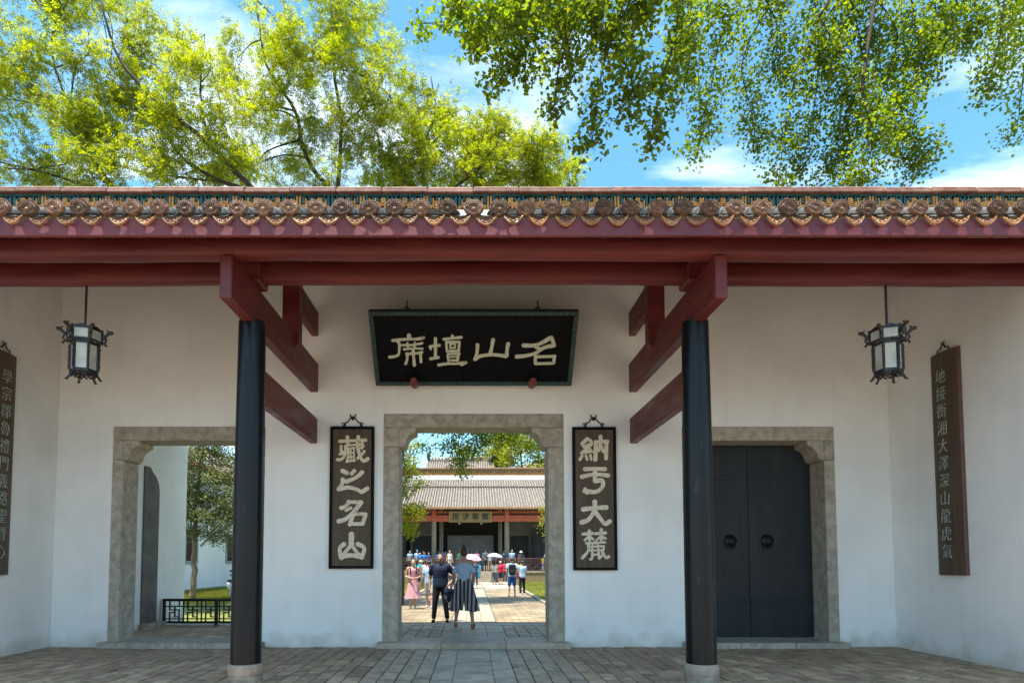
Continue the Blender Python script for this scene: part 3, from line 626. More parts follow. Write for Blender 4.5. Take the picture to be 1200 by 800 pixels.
C_LU = [([(127,455),(250,445)],34),([(205,412),(208,528)],34),([(200,482),(148,528)],26),([(215,482),(253,518)],24),([(277,450),(400,440)],34),([(345,398),(345,522)],36),([(335,482),(292,522)],22),([(355,482),(398,508)],26),([(163,560),(280,555),(393,550)],26),([(275,537),(278,568)],26),([(195,562),(190,650),(120,736)],34),([(215,602),(380,595)],22),([(240,577),(240,640)],20),([(310,577),(310,640)],20),([(375,597),(370,640)],22),([(210,645),(375,640)],22),([(240,662),(235,738),(212,748)],30),([(242,702),(288,692)],22),([(312,658),(320,742)],30),([(322,738),(368,692)],22),([(355,662),(400,733),(436,716)],32)]
def couplet(x0, x1, z0, z1, label, chars):
    cx = (x0 + x1) / 2; b = thing('couplet_board', label, 'couplet board', (cx, -.005, z0), 0, 'vertical couplet boards beside the middle doorway')
    hw = (x1 - x0) / 2; h = z1 - z0; yb = -.045
    MB().cbox(-hw + .02, hw - .02, yb, -.004, .02, h - .02, .004).build('board', M_BOARD, b)
    fm = MB()
    for a, bb, c, d in ((-hw, hw, 0, .05), (-hw, hw, h - .05, h), (-hw, -hw + .05, .05, h - .05), (hw - .05, hw, .05, h - .05)): fm.cbox(a, bb, yb - .03, .0, c, d, .008)
    fm.build('frame', M_PLQ, b)
    def f(u, v):
        p = at(u, v, -.05); return p.x - cx, p.z - z0
    for st, ox, oy in chars: ribbons(st, zoomed(ox, oy, 10, f), yb, .016).build('character', M_BLET, b)
    hook(b, 0, h, 1.0)
couplet(-2.70, -1.87, 1.45, 4.12, 'brown couplet board with four cream characters left of the middle doorway', [(C_CANG, 385, 505), (C_ZHI, 385, 505), (C_MING2, 385, 580), (C_SHAN2, 385, 580)])
couplet(1.86, 2.68, 1.42, 4.11, 'brown couplet board with four cream characters right of the middle doorway', [(C_NA, 670, 505), (C_YU, 670, 505), (C_DA, 670, 580), (C_LU, 670, 580)])

# the long boards on the side walls
def side_board(s, text, label):
    X = s * 7.87; y0, y1, z0, z1 = -1.80, -1.22, 1.36, 5.06
    b = thing('hanging_board', label, 'couplet board', (X, (y0 + y1) / 2, z0)); hw = (y1 - y0) / 2; h = z1 - z0
    # gently bowed board, like a split log
    pf = [(-s * (.02 + .075 * math.cos(t * 1.25) ** .5 if abs(t) < .98 else .05), hw * t) for t in np.linspace(-1, 1, 9)]
    MB().prism([(-s * .008, -hw, 0)] + [(p[0], p[1], 0) for p in pf] + [(-s * .008, hw, 0)], (0, 0, h)).build('board', M_BOARD, b, True)
    MB().cbox(-.06 if s > 0 else .0, .0 if s > 0 else .06, -hw - .035, -hw - .002, 0, h, .006).build('edge_strip', M('red_edge_strip', (.10, .05, .04), (.15, .08, .065), scale=5, rough=.5), b)
    stp = (h - .50) / len(text)
    for i, ch in enumerate(text):
        me = text_mesh(ch, .26, .004, -.004, .06, M_TLET)
        rz = -math.pi / 2 if s > 0 else math.pi / 2
        put('character', me, b, (-s * .101, .02, h - .42 - i * stp), (math.pi / 2, 0, rz), (.9, 1.0, 1))
    hk = MB()
    for k in (-1, 1):
        pts = [(-s * .05, k * .13, h), (-s * .05, k * .11, h + .06), (-s * .05, k * .05, h + .07), (-s * .05, k * .03, h + .12), (-s * .05, 0, h + .12)]
        hk.tube(catmull(pts, 4), .011, 6); hk.tube([(-s * .05, 0, h + .12), (-s * .05, k * .04, h + .18)], .010, 6)
    hk.build('hook', M_IRON, b, True)
side_board(1, '地接衡湘大澤深山龍虎氣', 'tall narrow brown board with small pale characters on the right side wall')
side_board(-1, '學宗鄒魯禮門義路聖賢心', 'tall narrow brown board with small pale characters on the left side wall')

# palace lanterns
def hexpt(r, k, z): a = math.pi / 3 * k; return Vector((r * math.cos(a), r * math.sin(a), z))
def lantern(x, rz, label):
    t = thing('palace_lantern', label, 'lantern', (x, -3.43, 4.04), rz, 'palace lanterns under the eave'); t.scale = (.86, .86, .86)
    MB().tube([(0, 0, .80), (0, 0, 1.56)], .018, 8).lathe([(.05, .80), (.045, .83), (.02, .86)], (0, 0, 0), 12).build('rod', M_BLACK, t, True)
    RL, RU = .19, .245
    f = MB()
    for k in range(6):
        f.tube([hexpt(RL, k, .10), hexpt(RL, k, .60)], .018, 6)
        for z in (.12, .145, .56, .58): f.bar(hexpt(RL, k, z), hexpt(RL, k + 1, z), .016, .018)
        f.bar(hexpt(RL * .55, k, .12), hexpt(RL, k, .12), .02, .02)
        m_ = (hexpt(RL, k, 0) + hexpt(RL, k + 1, 0)) / 2
        for q in np.linspace(.1, .9, 7):
            p = hexpt(RL, k, .085) * (1 - q) + hexpt(RL, k + 1, .085) * q; p.z = .085 + .018 * math.cos(q * 18); f.ell(p, (.018, .018, .020), 6, 4)
        for zz in np.linspace(.17, .54, 10):
            p = hexpt(RL + .022, k, zz); f.ell(p, (.012 + .012 * math.sin(zz * 40) ** 2,) * 2 + (.022,), 6, 4)
    f.build('lower_frame', M_BLACK, t)
    u = MB()
    for k in range(6):
        u.tube([hexpt(RU, k, .58), hexpt(RU, k, .82)], .018, 6)
        for z in (.615, .785): u.bar(hexpt(RU, k, z), hexpt(RU, k + 1, z), .018, .024)
        u.bar(hexpt(RU, k, .80), (0, 0, .815), .03, .02)
        a, b = hexpt(RU, k, .80), hexpt(RU, k + 1, .80)
        u.prism([a, a * .75 + b * .25 + Vector((0, 0, .025)), (a + b) / 2 + Vector((0, 0, .045)), a * .25 + b * .75 + Vector((0, 0, .025)), b], Vector(((a + b) / 2).normalized()) * -.015)
    u.build('upper_frame', M_BLACK, t)
    for k in range(6):
        for R_, z0, z1 in ((RL - .004, .15, .555), (RU - .004, .63, .775)):
            a, b = hexpt(R_, k, z0), hexpt(R_, k + 1, z0); ins = .10
            a2, b2 = a * (1 - ins) + b * ins, a * ins + b * (1 - ins); nrm = ((a + b) / 2); nrm.z = 0; nrm.normalize()
            MB().prism([a2, b2, b2 + Vector((0, 0, z1 - z0)), a2 + Vector((0, 0, z1 - z0))], nrm * -.008).build('pane', M_GLASS, t)
        d = hexpt(1, k, 0)
        arm = MB()
        pts = [d * RU + Vector((0, 0, .70)), d * (RU + .05) + Vector((0, 0, .73)), d * (RU + .09) + Vector((0, 0, .775)), d * (RU + .155) + Vector((0, 0, .80))]
        arm.tube(catmull(pts, 4), [.026] * 4 + [.024] * 4 + [.03] * 4 + [.016], 7)
        arm.bar(d * (RU + .10) + Vector((0, 0, .80)), d * (RU + .06) + Vector((0, 0, .835)), .016, .016)
        arm.tube(catmull([d * (RU + .03) + Vector((0, 0, .70)), d * (RU + .06) + Vector((0, 0, .66)), d * (RU + .03) + Vector((0, 0, .61)), d * (RU + .055) + Vector((0, 0, .585))], 4), .016, 6)
        arm.ell(d * (RU + .055) + Vector((0, 0, .575)), (.022, .022, .02), 7, 5)
        arm.build('dragon_arm', M_BLACK, t, True)
        ft = MB(); ft.tube(catmull([d * (RL * .9) + Vector((0, 0, .12)), d * (RL + .01) + Vector((0, 0, .06)), d * (RL + .05) + Vector((0, 0, .0))], 4), [.02] * 8 + [.014], 6).ell(d * (RL + .05) + Vector((0, 0, .005)), (.025, .025, .016), 7, 5)
        ft.build('foot', M_BLACK, t, True)
lantern(-5.30, R(17), 'hexagonal black lantern with pale panes hanging left of the left column')
lantern(5.64, R(40), 'hexagonal black lantern with pale panes hanging right of the right column')

# lattice railing in the left doorway
rl = thing('lattice_railing', 'low black lattice railing seen through the left doorway', 'railing', (-7.24, 3.0, .10))
RW, RH = 3.6, .56
MB().cbox(0, RW, -.04, .04, RH, RH + .06, .006).build('top_rail', M_IRON, rl)
MB().cbox(0, RW, -.03, .03, .05, .10, .006).build('bottom_rail', M_IRON, rl)
for xx in (.0, 1.22, 2.44, 3.55): MB().cbox(xx, xx + .06, -.035, .035, 0, RH, .006).build('post', M_IRON, rl)
lat = [(.0, .155, .42, .155), (0, .44, .42, .44), (.10, .10, .10, .30), (.10, .30, .22, .30), (.22, .20, .22, .44), (.22, .20, .32, .20), (.32, .10, .32, .36), (.42, .10, .42, .56), (.10, .36, .10, .56), (.10, .36, .32, .36), (.32, .44, .32, .56)]
for pxx in np.arange(.06, RW - .3, .42):
    for i, (a, c, b, d) in enumerate(lat):
        if pxx + max(a, b) > RW: continue
        hx = .013; off = .001 * (i % 5)
        MB().box(pxx + min(a, b) - hx, pxx + max(a, b) + hx, -.014 - off, .014 + off, min(c, d) - hx, max(c, d) + hx).build('lattice_bar', M_IRON, rl)
# ------------------------------------------------------------------ the lecture hall across the courtyard
M_ORB = M('orange_red_beam', (.42, .075, .03), (.52, .12, .05), scale=2, rough=.5)
M_HCOL = M('tan_stone_column', (.20, .165, .115), (.30, .25, .18), scale=5, rough=.8, bump=.2)
M_HTILE = M('weathered_roof_tile', (.105, .088, .072), (.27, .232, .19), scale=3.2, rough=.85, detail=10, stretch=(2.5, .8, 1), lo=.3, hi=.7)
M_HPAN = M('dark_pan_tile', (.06, .052, .045), (.12, .105, .09), scale=4, rough=.9)
M_DARK = M('dark_timber', (.018, .016, .015), (.035, .03, .028), scale=2, rough=.6)
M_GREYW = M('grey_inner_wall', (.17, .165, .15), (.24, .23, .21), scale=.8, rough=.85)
M_STELE = M('grey_stele', (.20, .20, .195), (.27, .265, .26), scale=1.2, rough=.6)
M_RAILB = M('brown_railing', (.075, .025, .02), (.11, .04, .03), scale=5, rough=.6)
hl = thing('lecture_hall', 'far tiled hall with orange red beams across the sunlit courtyard', 'building', (-.26, 39.0, 0))
MB().box(-13, 13, .0, 14, -.05, .70).build('terrace', M_TERR, hl)
for i in range(-7, 7):
    if abs(i * 1.85 + .92) > 1.6: MB().cbox(i * 1.85 + .005, i * 1.85 + 1.845, -.05, .6, .701, .80, .01).build('coping_stone', M_COURT, hl)
MB().box(-13, 13, .605, 14, .70, .795).build('floor', M_GREYW, hl)
for i in range(5):
    MB().cbox(-1.75, 1.75, -1.60 + i * .32, .02 + (.6 if i == 4 else 0), -.02 + (.0 if i == 0 else i * .16 - .001), (i + 1) * .16 - .0, .012).build('step', M_COURT, hl)
for cx_ in (-8.9, -2.99, 2.99, 8.9):
    c = MB().lathe([(.20, .80), (.195, 4.85)], (0, 0, 0), 16).build('column', M_HCOL, hl, True, (cx_, 1.5, 0))
    MB().lathe([(.30, .795), (.32, .95), (.26, 1.05)], (0, 0, 0), 16).build('column_base', M_COURT, c, True)
    MB().cbox(cx_ - .17, cx_ + .17, 1.2, 1.5, 4.86, 5.95, .02).build('bracket', M_ORB, hl)
    c2 = MB().lathe([(.19, .80), (.185, 6.2)], (0, 0, 0), 16).build('column', M_HCOL, hl, True, (cx_ * .86, 5.0, 0))
MB().cbox(-13, 13, 1.36, 1.62, 4.86, 5.38, .015).build('eave_beam', M_ORB, hl)
MB().cbox(-13, 13, 1.40, 1.58, 5.55, 5.72, .015).build('upper_eave_beam', M_ORB, hl)
MB().box(-13, 13, 1.45, 1.53, 5.38, 5.55).build('beam_panel', M_DARK, hl)
# back wall with a grey stele, side walls with dark windows
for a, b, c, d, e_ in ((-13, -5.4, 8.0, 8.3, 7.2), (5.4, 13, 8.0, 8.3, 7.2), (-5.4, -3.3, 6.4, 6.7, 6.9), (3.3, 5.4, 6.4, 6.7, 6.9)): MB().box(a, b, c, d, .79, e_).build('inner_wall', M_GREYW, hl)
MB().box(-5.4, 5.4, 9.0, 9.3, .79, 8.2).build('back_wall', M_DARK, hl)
MB().cbox(-2.1, 2.05, 6.9, 7.1, .79, 3.95, .02).build('stele', M_STELE, hl)
for a, b, c, d, yy in ((-8.3, -5.6, 2.6, 4.1, 7.95), (3.5, 5.2, 1.9, 3.9, 6.36), (-5.2, -3.5, 1.9, 3.9, 6.36)):
    wv = MB().box(a, b, yy - .02, yy + .03, c, d).build('window', M_DARK, hl)
    f_ = MB()
    for q in (a - .08, b): f_.box(q, q + .08, yy - .05, yy + .04, c - .08, d + .08)
    f_.box(a, b, yy - .05, yy + .04, c - .08, c).box(a, b, yy - .05, yy + .04, d, d + .08).build('window_frame', M_HCOL, wv)
for k in range(10): MB().cbox(5.6 + k * .62, 6.14 + k * .62, 4.6, 4.66, .80, 4.4, .01).build('door_panel', M_DARK, hl)
for k in range(10): MB().cbox(-6.14 - k * .62, -5.6 - k * .62, 4.6, 4.66, .80, 4.4, .01).build('door_panel', M_DARK, hl)
# roof in two stages, barrel tiles joined, orange end discs
rf = MB().prism([(-13, .2, 5.86), (-13, 5.5, 8.07), (-13, 5.5, 7.95), (-13, .2, 5.74)], (26, 0, 0)).prism([(-13, 5.3, 8.13), (-13, 7.5, 9.05), (-13, 13, 6.6), (-13, 13, 6.5), (-13, 7.5, 8.9), (-13, 5.3, 8.0)], (26, 0, 0)).build('roof', M_HPAN, hl)
bt = MB(); pr = random.Random(5)
def half_tube(m, x, y0, z0, y1, z1, r, n=6, steps=4):
    vs = []
    for i in range(steps):
        for t in (0, 1):
            q = (i + t) / steps; rr = r * (1.06 if t == 0 else .96)
            for k in range(n): a = math.pi * k / (n - 1); vs.append((x + rr * math.cos(a), y0 + (y1 - y0) * q, z0 + (z1 - z0) * q + rr * math.sin(a)))
    m.add(vs, [(i * n + k, i * n + k + 1, (i + 1) * n + k + 1, (i + 1) * n + k) for i in range(2 * steps - 1) for k in range(n - 1)])
ends = MB()
xx = -12.9
while xx < 12.9:
    half_tube(bt, xx + pr.uniform(-.012, .012), .12, 5.87 + pr.uniform(-.01, .01), 5.45, 8.11, .072, 6, 9)
    half_tube(bt, xx + pr.uniform(-.012, .012), 5.25, 8.16, 7.45, 9.08, .072, 6, 5)
    ends.lathe([(.085, .03), (.09, .0)], (xx, .10, 5.90), 8, 'y'); ends.box(xx + .05, xx + .21, .10, .13, 5.78, 5.84)
    xx += .225
tag(bt.build('barrel_tiles', M_HTILE, rf), kind='stuff'); tag(ends.build('tile_ends', M('orange_tile_end', (.34, .15, .05), (.45, .24, .10), scale=4, rough=.5), rf), kind='stuff')
MB().box(-13, 13, 7.30, 7.62, 9.03, 9.46).build('ridge_base', MWF, hl)
MB().box(-13, 13, 7.42, 7.50, 9.46, 10.05).build('ridge_backing', M_TEAL, hl)
rpm = MB(); rpm.k = 0
for a, b, c, d in ((0, .05, 9.47, 10.04), (.05, .62, 9.47, 9.53), (.05, .62, 9.98, 10.04), (.14, .20, 9.53, 9.86), (.20, .34, 9.80, 9.86), (.30, .35, 9.60, 9.80), (.42, .48, 9.62, 9.98), (.48, .58, 9.62, 9.68), (.24, .42, 9.70, 9.75)): rpm.box(a, b, 7.34, 7.415, c, d)
rpm.k = 1
for a, b, c, d in ((.22, .28, 9.54, 9.68), (.36, .41, 9.80, 9.97), (.52, .57, 9.72, 9.90)): rpm.box(a, b, 7.36, 7.416, c, d)
rpm_me = rpm.mesh('ridge_panel', [M_ORANGE, M_TEAL])
for k in range(-20, 20): put('ridge_panel', rpm_me, hl, (k * .63, 0, 0))
MB().cbox(-13, 13, 7.26, 7.66, 10.05, 10.17, .02).build('ridge_cap', M_RCAP, hl)
# name board of the hall
hp = thing('hall_plaque', 'tan plaque with dark green characters under the far hall eave', 'plaque', (-.26, 40.28, 4.83)); hp.rotation_euler = (R(14), 0, 0)
MB().cbox(-1.72, 1.72, -.03, .05, 0, .84, .01).build('board', M('tan_board', (.20, .135, .06), (.27, .19, .09), scale=3, rough=.55), hp)
fm = MB()
for a, b, c, d in ((-1.76, 1.76, -.04, .05), (-1.76, 1.76, .79, .88), (-1.76, -1.67, .05, .79), (1.67, 1.76, .05, .79)): fm.cbox(a, b, -.06, .055, c, d, .01)
fm.build('frame', M('tan_frame', (.25, .17, .08), (.33, .24, .12), scale=5, rough=.5), hp)
for i, ch in enumerate('是求事實'): put('character', text_mesh(ch, .62, .01, .012, 0, M('dark_green_letter', (.02, .04, .03), rough=.5)), hp, (-1.2 + i * .8, -.035, .40), (math.pi / 2, 0, 0))
for s in (-1, 1): MB().lathe([(.08, 0), (.10, .1), (.08, .25)], (s * .9, .0, -.12), 10, 'y').build('support_peg', M_COURT, hp, True)
# terrace railings either side of the steps
for s in (-1, 1):
    e = thing('railing', None, None, (s * 2.0, .15, .80)); e.parent = hl
    m = MB(); a, b = (0, 10) if s > 0 else (-10, 0)
    m.cbox(a, b, -.04, .04, .98, 1.06, .006).cbox(a, b, -.03, .03, .82, .86, .004).cbox(a, b, -.03, .03, .06, .12, .004)
    m.build('rail', M_COURT if False else M_RAILB, e)
    for k in range(6): MB().cbox(s * k * 1.95 - .05, s * k * 1.95 + .05, -.05, .05, 0, 1.12, .008).build('post', M_RAILB, e)
    lt = MB()
    for k in range(15):
        c0 = a + .35 + k * .65
        for r_ in (.30, .16): lt.tube([(c0 + r_ * math.cos(t), 0, .47 + r_ * math.sin(t)) for t in np.linspace(0, 2 * math.pi, 17)], .022, 4, False)
        for t in (0, 1, 2, 3): lt.bar((c0 + .16 * math.cos(t * math.pi / 2), 0, .47 + .16 * math.sin(t * math.pi / 2)), (c0 + .36 * math.cos(t * math.pi / 2), 0, .47 + .36 * math.sin(t * math.pi / 2)), .03, .03)
    lt.build('lattice', M_RAILB, e)
# the pavilion behind it: only its roof clears the hall
pv = thing('rear_pavilion', 'grey tiled roof of a further building peeking over the far hall', 'building', (-1.55, 62, 0))
MB().box(-3.5, 3.5, 0, 6, -.05, 11.6).build('wall', MWF, pv)
prf = MB().prism([(-4.1, -1.1, 11.5), (-4.1, 3, 13.65), (-4.1, 7.1, 11.5)], (8.2, 0, 0)).build('roof', M_HPAN, pv)
bt = MB(); xx = -3.95
while xx < 4: half_tube(bt, xx, -1.15, 11.52, 2.95, 13.68, .085, 6, 6); xx += .27
tag(bt.build('barrel_tiles', M_HTILE, prf), kind='stuff')
MB().cbox(-3.7, 3.7, 2.8, 3.2, 13.65, 13.95, .02).build('ridge', M_HTILE, pv)
for k in range(18): MB().cbox(-3.55 + k * .4, -3.35 + k * .4, 2.85, 3.15, 13.955, 14.22, .03).build('ridge_ornament', M_ORANGE, pv)
for s in (-1, 1): MB().tube(catmull([(s * 3.7, 3, 13.6), (s * 3.95, 3, 14.2), (s * 3.8, 3, 14.7), (s * 3.6, 3, 14.9)], 4), [.2] * 8 + [.1] * 4 + [.05], 8).build('ridge_end', M_DARK, pv, True)
# long white side building, left
sb = thing('side_building', 'long white side building with grey windows beyond the left doorway', 'building', (-15.4, 13, 0))
MB().box(-6, 0, 0, 30, -.05, 6.9).build('wall', MWF, sb)
srf = MB().prism([(.75, -1, 6.75), (-3, -1, 8.9), (-6.8, -1, 6.75), (-6.8, -1, 6.6), (.75, -1, 6.6)], (0, 32, 0)).build('roof', M_HPAN, sb)
MB().cbox(.70, .80, -1, 31, 6.62, 6.84, .01).build('eave_board', M_ORB, sb)
MB().cbox(-.005, .5, -.5, 30.5, 5.2, 5.32, .01).build('pent_roof', M_RAILB, sb)
bt = MB(); yy = -.9
while yy < 31:
    vs = []; n = 6
    for i in range(7):
        q = i / 6
        for k in range(n): a = math.pi * k / (n - 1); vs.append((.82 - 3.8 * q, yy + .08 * math.cos(a), 6.80 + 2.15 * q + .08 * math.sin(a)))
    bt.add(vs, [(i * n + k, i * n + k + 1, (i + 1) * n + k + 1, (i + 1) * n + k) for i in range(6) for k in range(n - 1)]); yy += .27
tag(bt.build('barrel_tiles', M_HTILE, srf), kind='stuff')
M_WFR = M('grey_window_frame', (.22, .25, .25), (.29, .32, .32), scale=4, rough=.7)
for yy in (3.6, 9.2, 14.9, 20.3, 26):
    wv = MB().box(-.03, .012, yy, yy + 1.35, 1.62, 3.12).build('window', M_DARK, sb)
    f_ = MB(); f_.cbox(.0, .06, yy - .14, yy, 1.46, 3.28, .008).cbox(.0, .06, yy + 1.35, yy + 1.49, 1.46, 3.28, .008).cbox(.0, .06, yy, yy + 1.35, 1.46, 1.62, .008).cbox(.0, .06, yy, yy + 1.35, 3.12, 3.28, .008); f_.build('window_frame', M_WFR, wv)
    l_ = MB()
    for q in range(1, 6): l_.box(.012, .04, yy + q * .225 - .012, yy + q * .225 + .012, 1.62, 3.12)
    for q in range(1, 6): l_.box(.014, .038, yy, yy + 1.35, 1.62 + q * .25 - .012, 1.62 + q * .25 + .012)
    l_.build('lattice', M_RAILB, wv)

# ------------------------------------------------------------------ trees
def frames(rg, n, up=.5, droop=.35, out=None):
    nr = rg.normal(0, 1, (n, 3)); nr[:, 2] = np.abs(nr[:, 2]) + up; nr /= np.linalg.norm(nr, axis=1)[:, None]
    ax = rg.normal(0, 1, (n, 3)); ax[:, 2] -= droop
    if out is not None: ax += out
    ax -= nr * (ax * nr).sum(1)[:, None]; ax /= np.linalg.norm(ax, axis=1)[:, None] + 1e-9
    return ax, np.cross(nr, ax), nr
def leaf_quads(p, ax, sd, nr, ln, wd, kind):
    ln = ln[:, None]; wd = wd[:, None]
    if kind == 'fan':
        v = np.stack([p, p + ax * ln * .72 + sd * wd * .62, p + ax * ln * 1.0 + sd * wd * .30 - nr * ln * .06, p + ax * ln * .90, p + ax * ln * 1.0 - sd * wd * .30 - nr * ln * .06, p + ax * ln * .72 - sd * wd * .62], 1); k = 6
    else:
        v = np.stack([p, p + ax * ln * .45 + sd * wd * .5, p + ax * ln - nr * ln * .10, p + ax * ln * .45 - sd * wd * .5], 1); k = 4
    return v.reshape(-1, 3), np.arange(len(p) * k).reshape(-1, k)
def sample(rg, c, r, n, shell=.45):
    d = rg.normal(0, 1, (n, 3)); d /= np.linalg.norm(d, axis=1)[:, None]
    q = rg.uniform(0, 1, n) ** shell
    return np.array(c)[None] + d * q[:, None] * np.array(r)[None], d
def crown(name, parent, loc, clumps, style, mat, seed):
    rg = np.random.default_rng(seed); V = []; Fs = []; off = 0
    for c, r, n in clumps:
        n = int(n)
        # leaves gather in little tufts along twigs rather than in an even fog
        tn = max(2, n // style['tuft']); tc_, dd = sample(rg, c, r, tn)
        idx = rg.integers(0, tn, n); p = tc_[idx] + rg.normal(0, style['spread'], (n, 3)) * np.array([1, 1, .8]); p[:, 2] -= style.get('hang', 0) * rg.uniform(0, 1, n)
        if style['kind'] == 'sprig':
            m = style['per']; ax, sd, nr = frames(rg, n, .4, .7, dd[idx] * .8)
            t = (np.arange(m) // 2 + .5) / (m / 2); side = np.where(np.arange(m) % 2 == 0, 1.0, -1.0)
            P_ = (p[:, None] + ax[:, None] * (t * style['len'])[None, :, None]).reshape(-1, 3)
            A = (sd[:, None] * side[None, :, None] * .9 + ax[:, None] * .55); A = A + rg.normal(0, .16, A.shape); A /= np.linalg.norm(A, axis=2)[..., None]; A = A.reshape(-1, 3)
            NR = np.repeat(nr, m, 0) + rg.normal(0, .25, (n * m, 3)); SD = np.cross(NR, A); SD /= np.linalg.norm(SD, axis=1)[:, None] + 1e-9
            ln = style['size'] * rg.uniform(.7, 1.2, n * m); v, f = leaf_quads(P_, A, SD, NR, ln, ln * style['asp'], 'r')
        else:
            ax, sd, nr = frames(rg, n, style.get('up', .4), style.get('droop', .5)); ln = style['size'] * rg.uniform(.65, 1.2, n)
            v, f = leaf_quads(p, ax, sd, nr, ln, ln * style['asp'], style['kind'])
        V.append(v); Fs.append(f + off); off += len(v)
    v = np.concatenate(V) - np.array(loc)[None]; f = np.concatenate(Fs)
    return tri_obj(name, v, f, mat, parent)
def tree(name, label, base, limbs, clumps, style, mat, bark, seed, twig=.018, group=None, ntw=3):
    """limbs: list of (points, r0, r1) in world space; clumps: (centre, radii, leaves)"""
    t = thing(name, label, 'tree', base, 0, group); rr = random.Random(seed); B = Vector(base)
    m = MB(); nodes = []
    for pts, r0, r1 in limbs:
        q = catmull(pts, 5); n = len(q)
        q = [p + Vector((rr.uniform(-1, 1), rr.uniform(-1, 1), rr.uniform(-1, 1))) * r0 * .35 * (0 < i < n - 1) for i, p in enumerate(q)]
        m.tube([p - B for p in q], [r0 + (r1 - r0) * i / (n - 1) for i in range(n)], 9 if r0 > .06 else 6); nodes += [(p, r0 + (r1 - r0) * i / (n - 1)) for i, p in enumerate(q)]
    lows = [nd for nd in nodes]
    for c, r, n in clumps:
        c = Vector(c); best = min(lows, key=lambda nd: (nd[0] - c).length + max(0, nd[0].z - c.z) * .3)
        mid = (best[0] + c) / 2 + Vector((rr.uniform(-.15, .15), rr.uniform(-.15, .15), rr.uniform(.0, .2))) * (c - best[0]).length
        q = catmull([best[0], mid, c], 5); r0 = min(best[1] * .8, twig * 2.2); m.tube([p - B for p in q], [r0 + (twig * .6 - r0) * i / (len(q) - 1) for i in range(len(q))], 5)
        for k in range(ntw):
            e = c + Vector((rr.uniform(-1, 1) * r[0], rr.uniform(-1, 1) * r[1], rr.uniform(-1, .8) * r[2])) * .85
            st = q[rr.randrange(len(q) // 2, len(q))]; mid = (st + e) / 2 + Vector((rr.uniform(-.1, .1), rr.uniform(-.1, .1), rr.uniform(-.05, .12)))
            m.tube([p - B for p in catmull([st, mid, e], 4)], [twig * .6 * (1 - .07 * i) for i in range(9)], 4)
    m.build('trunk', bark, t, 'all'); crown('crown', t, base, clumps, style, mat, seed)
    return t
def pxc(u, v, ru, rv, Y, dep, n):
    c = at(u, v, Y); s = F_PX / ((Y + CAM_D) * _c + (c.z - CAM_H) * _s); return (c, (ru / s, dep, rv / s), n)
LOC = dict(kind='sprig', per=10, len=.28, size=.092, asp=.42, tuft=24, spread=.20)
rb = random.Random(21)
def blobs(lst, Y, dY, k, dep=1.3):
    out = []
    for u, v, ru, rv in lst:
        for j in range(2): out.append(pxc(u + rb.uniform(-.3, .3) * ru, v + rb.uniform(-.3, .3) * rv, ru * .75, rv * .75, Y + rb.uniform(-dY, dY), dep, max(20, ru * rv * k)))
    return out
def limb(pts, Y, r0, r1): return ([at(u, v, Y + dy) for u, v, dy in pts], r0, r1)
G_T = 'trees rising behind the gate hall roof'
bA = Vector((-5.5, 7.0, 0))
tree('locust_tree', 'spreading locust tree behind the left end of the gate hall roof', bA,
     [([bA, bA + Vector((.1, .1, 4)), bA + Vector((-.2, 0, 8)), at(310, 235, 7.0)], .26, .16), limb([(310, 235, 0), (297, 222, 0), (245, 170, -.3), (185, 120, -.6), (140, 70, -.8), (118, 0, -1)], 7.0, 0.094, .03), limb([(310, 235, 0), (220, 190, .4), (175, 130, .8), (130, 80, 1)], 7.0, 0.065, .02), limb([(245, 170, -.3), (235, 110, -.2), (240, 40, 0)], 7.0, 0.043, .015),
      limb([(310, 235, 0), (270, 215, .5), (190, 205, .8), (120, 190, 1)], 7.0, 0.050, .02)],
     blobs([(160, 110, 60, 45), (205, 150, 60, 48), (150, 190, 70, 32), (240, 100, 50, 42), (255, 200, 55, 26), (120, 150, 50, 40), (215, 60, 35, 28), (150, 40, 50, 35), (120, -20, 70, 35), (265, 160, 40, 35), (195, 205, 55, 20)], 7.0, 1.3, .155), LOC, M_LOC, M_BARK, 11, group=G_T)
bB = Vector((-13.6, 7.3, 0))
tree('locust_tree', 'leafy locust tree at the far left edge behind the roof', bB,
     [([bB, bB + Vector((.2, 0, 5)), at(150, 235, 7.3)], .24, .13), limb([(150, 235, 0), (135, 222, 0), (100, 175, .2), (50, 115, .4), (10, 70, .5)], 7.3, 0.079, .03), limb([(150, 235, 0), (70, 207, .3), (0, 190, .6)], 7.3, 0.058, .02), limb([(100, 175, .2), (60, 60, 0), (80, 0, 0)], 7.3, 0.043, .015)],
     blobs([(25, 55, 45, 40), (15, 125, 55, 45), (85, 130, 45, 40), (60, 195, 65, 32), (10, 200, 45, 30), (95, 70, 40, 32), (60, -20, 80, 35), (-50, 60, 50, 70), (-50, 160, 50, 60), (70, 20, 30, 22), (110, 205, 40, 22)], 7.3, 1.3, .155), LOC, M_LOC, M_BARK, 12, group=G_T)
bC = Vector((-5.0, 10.0, 0))
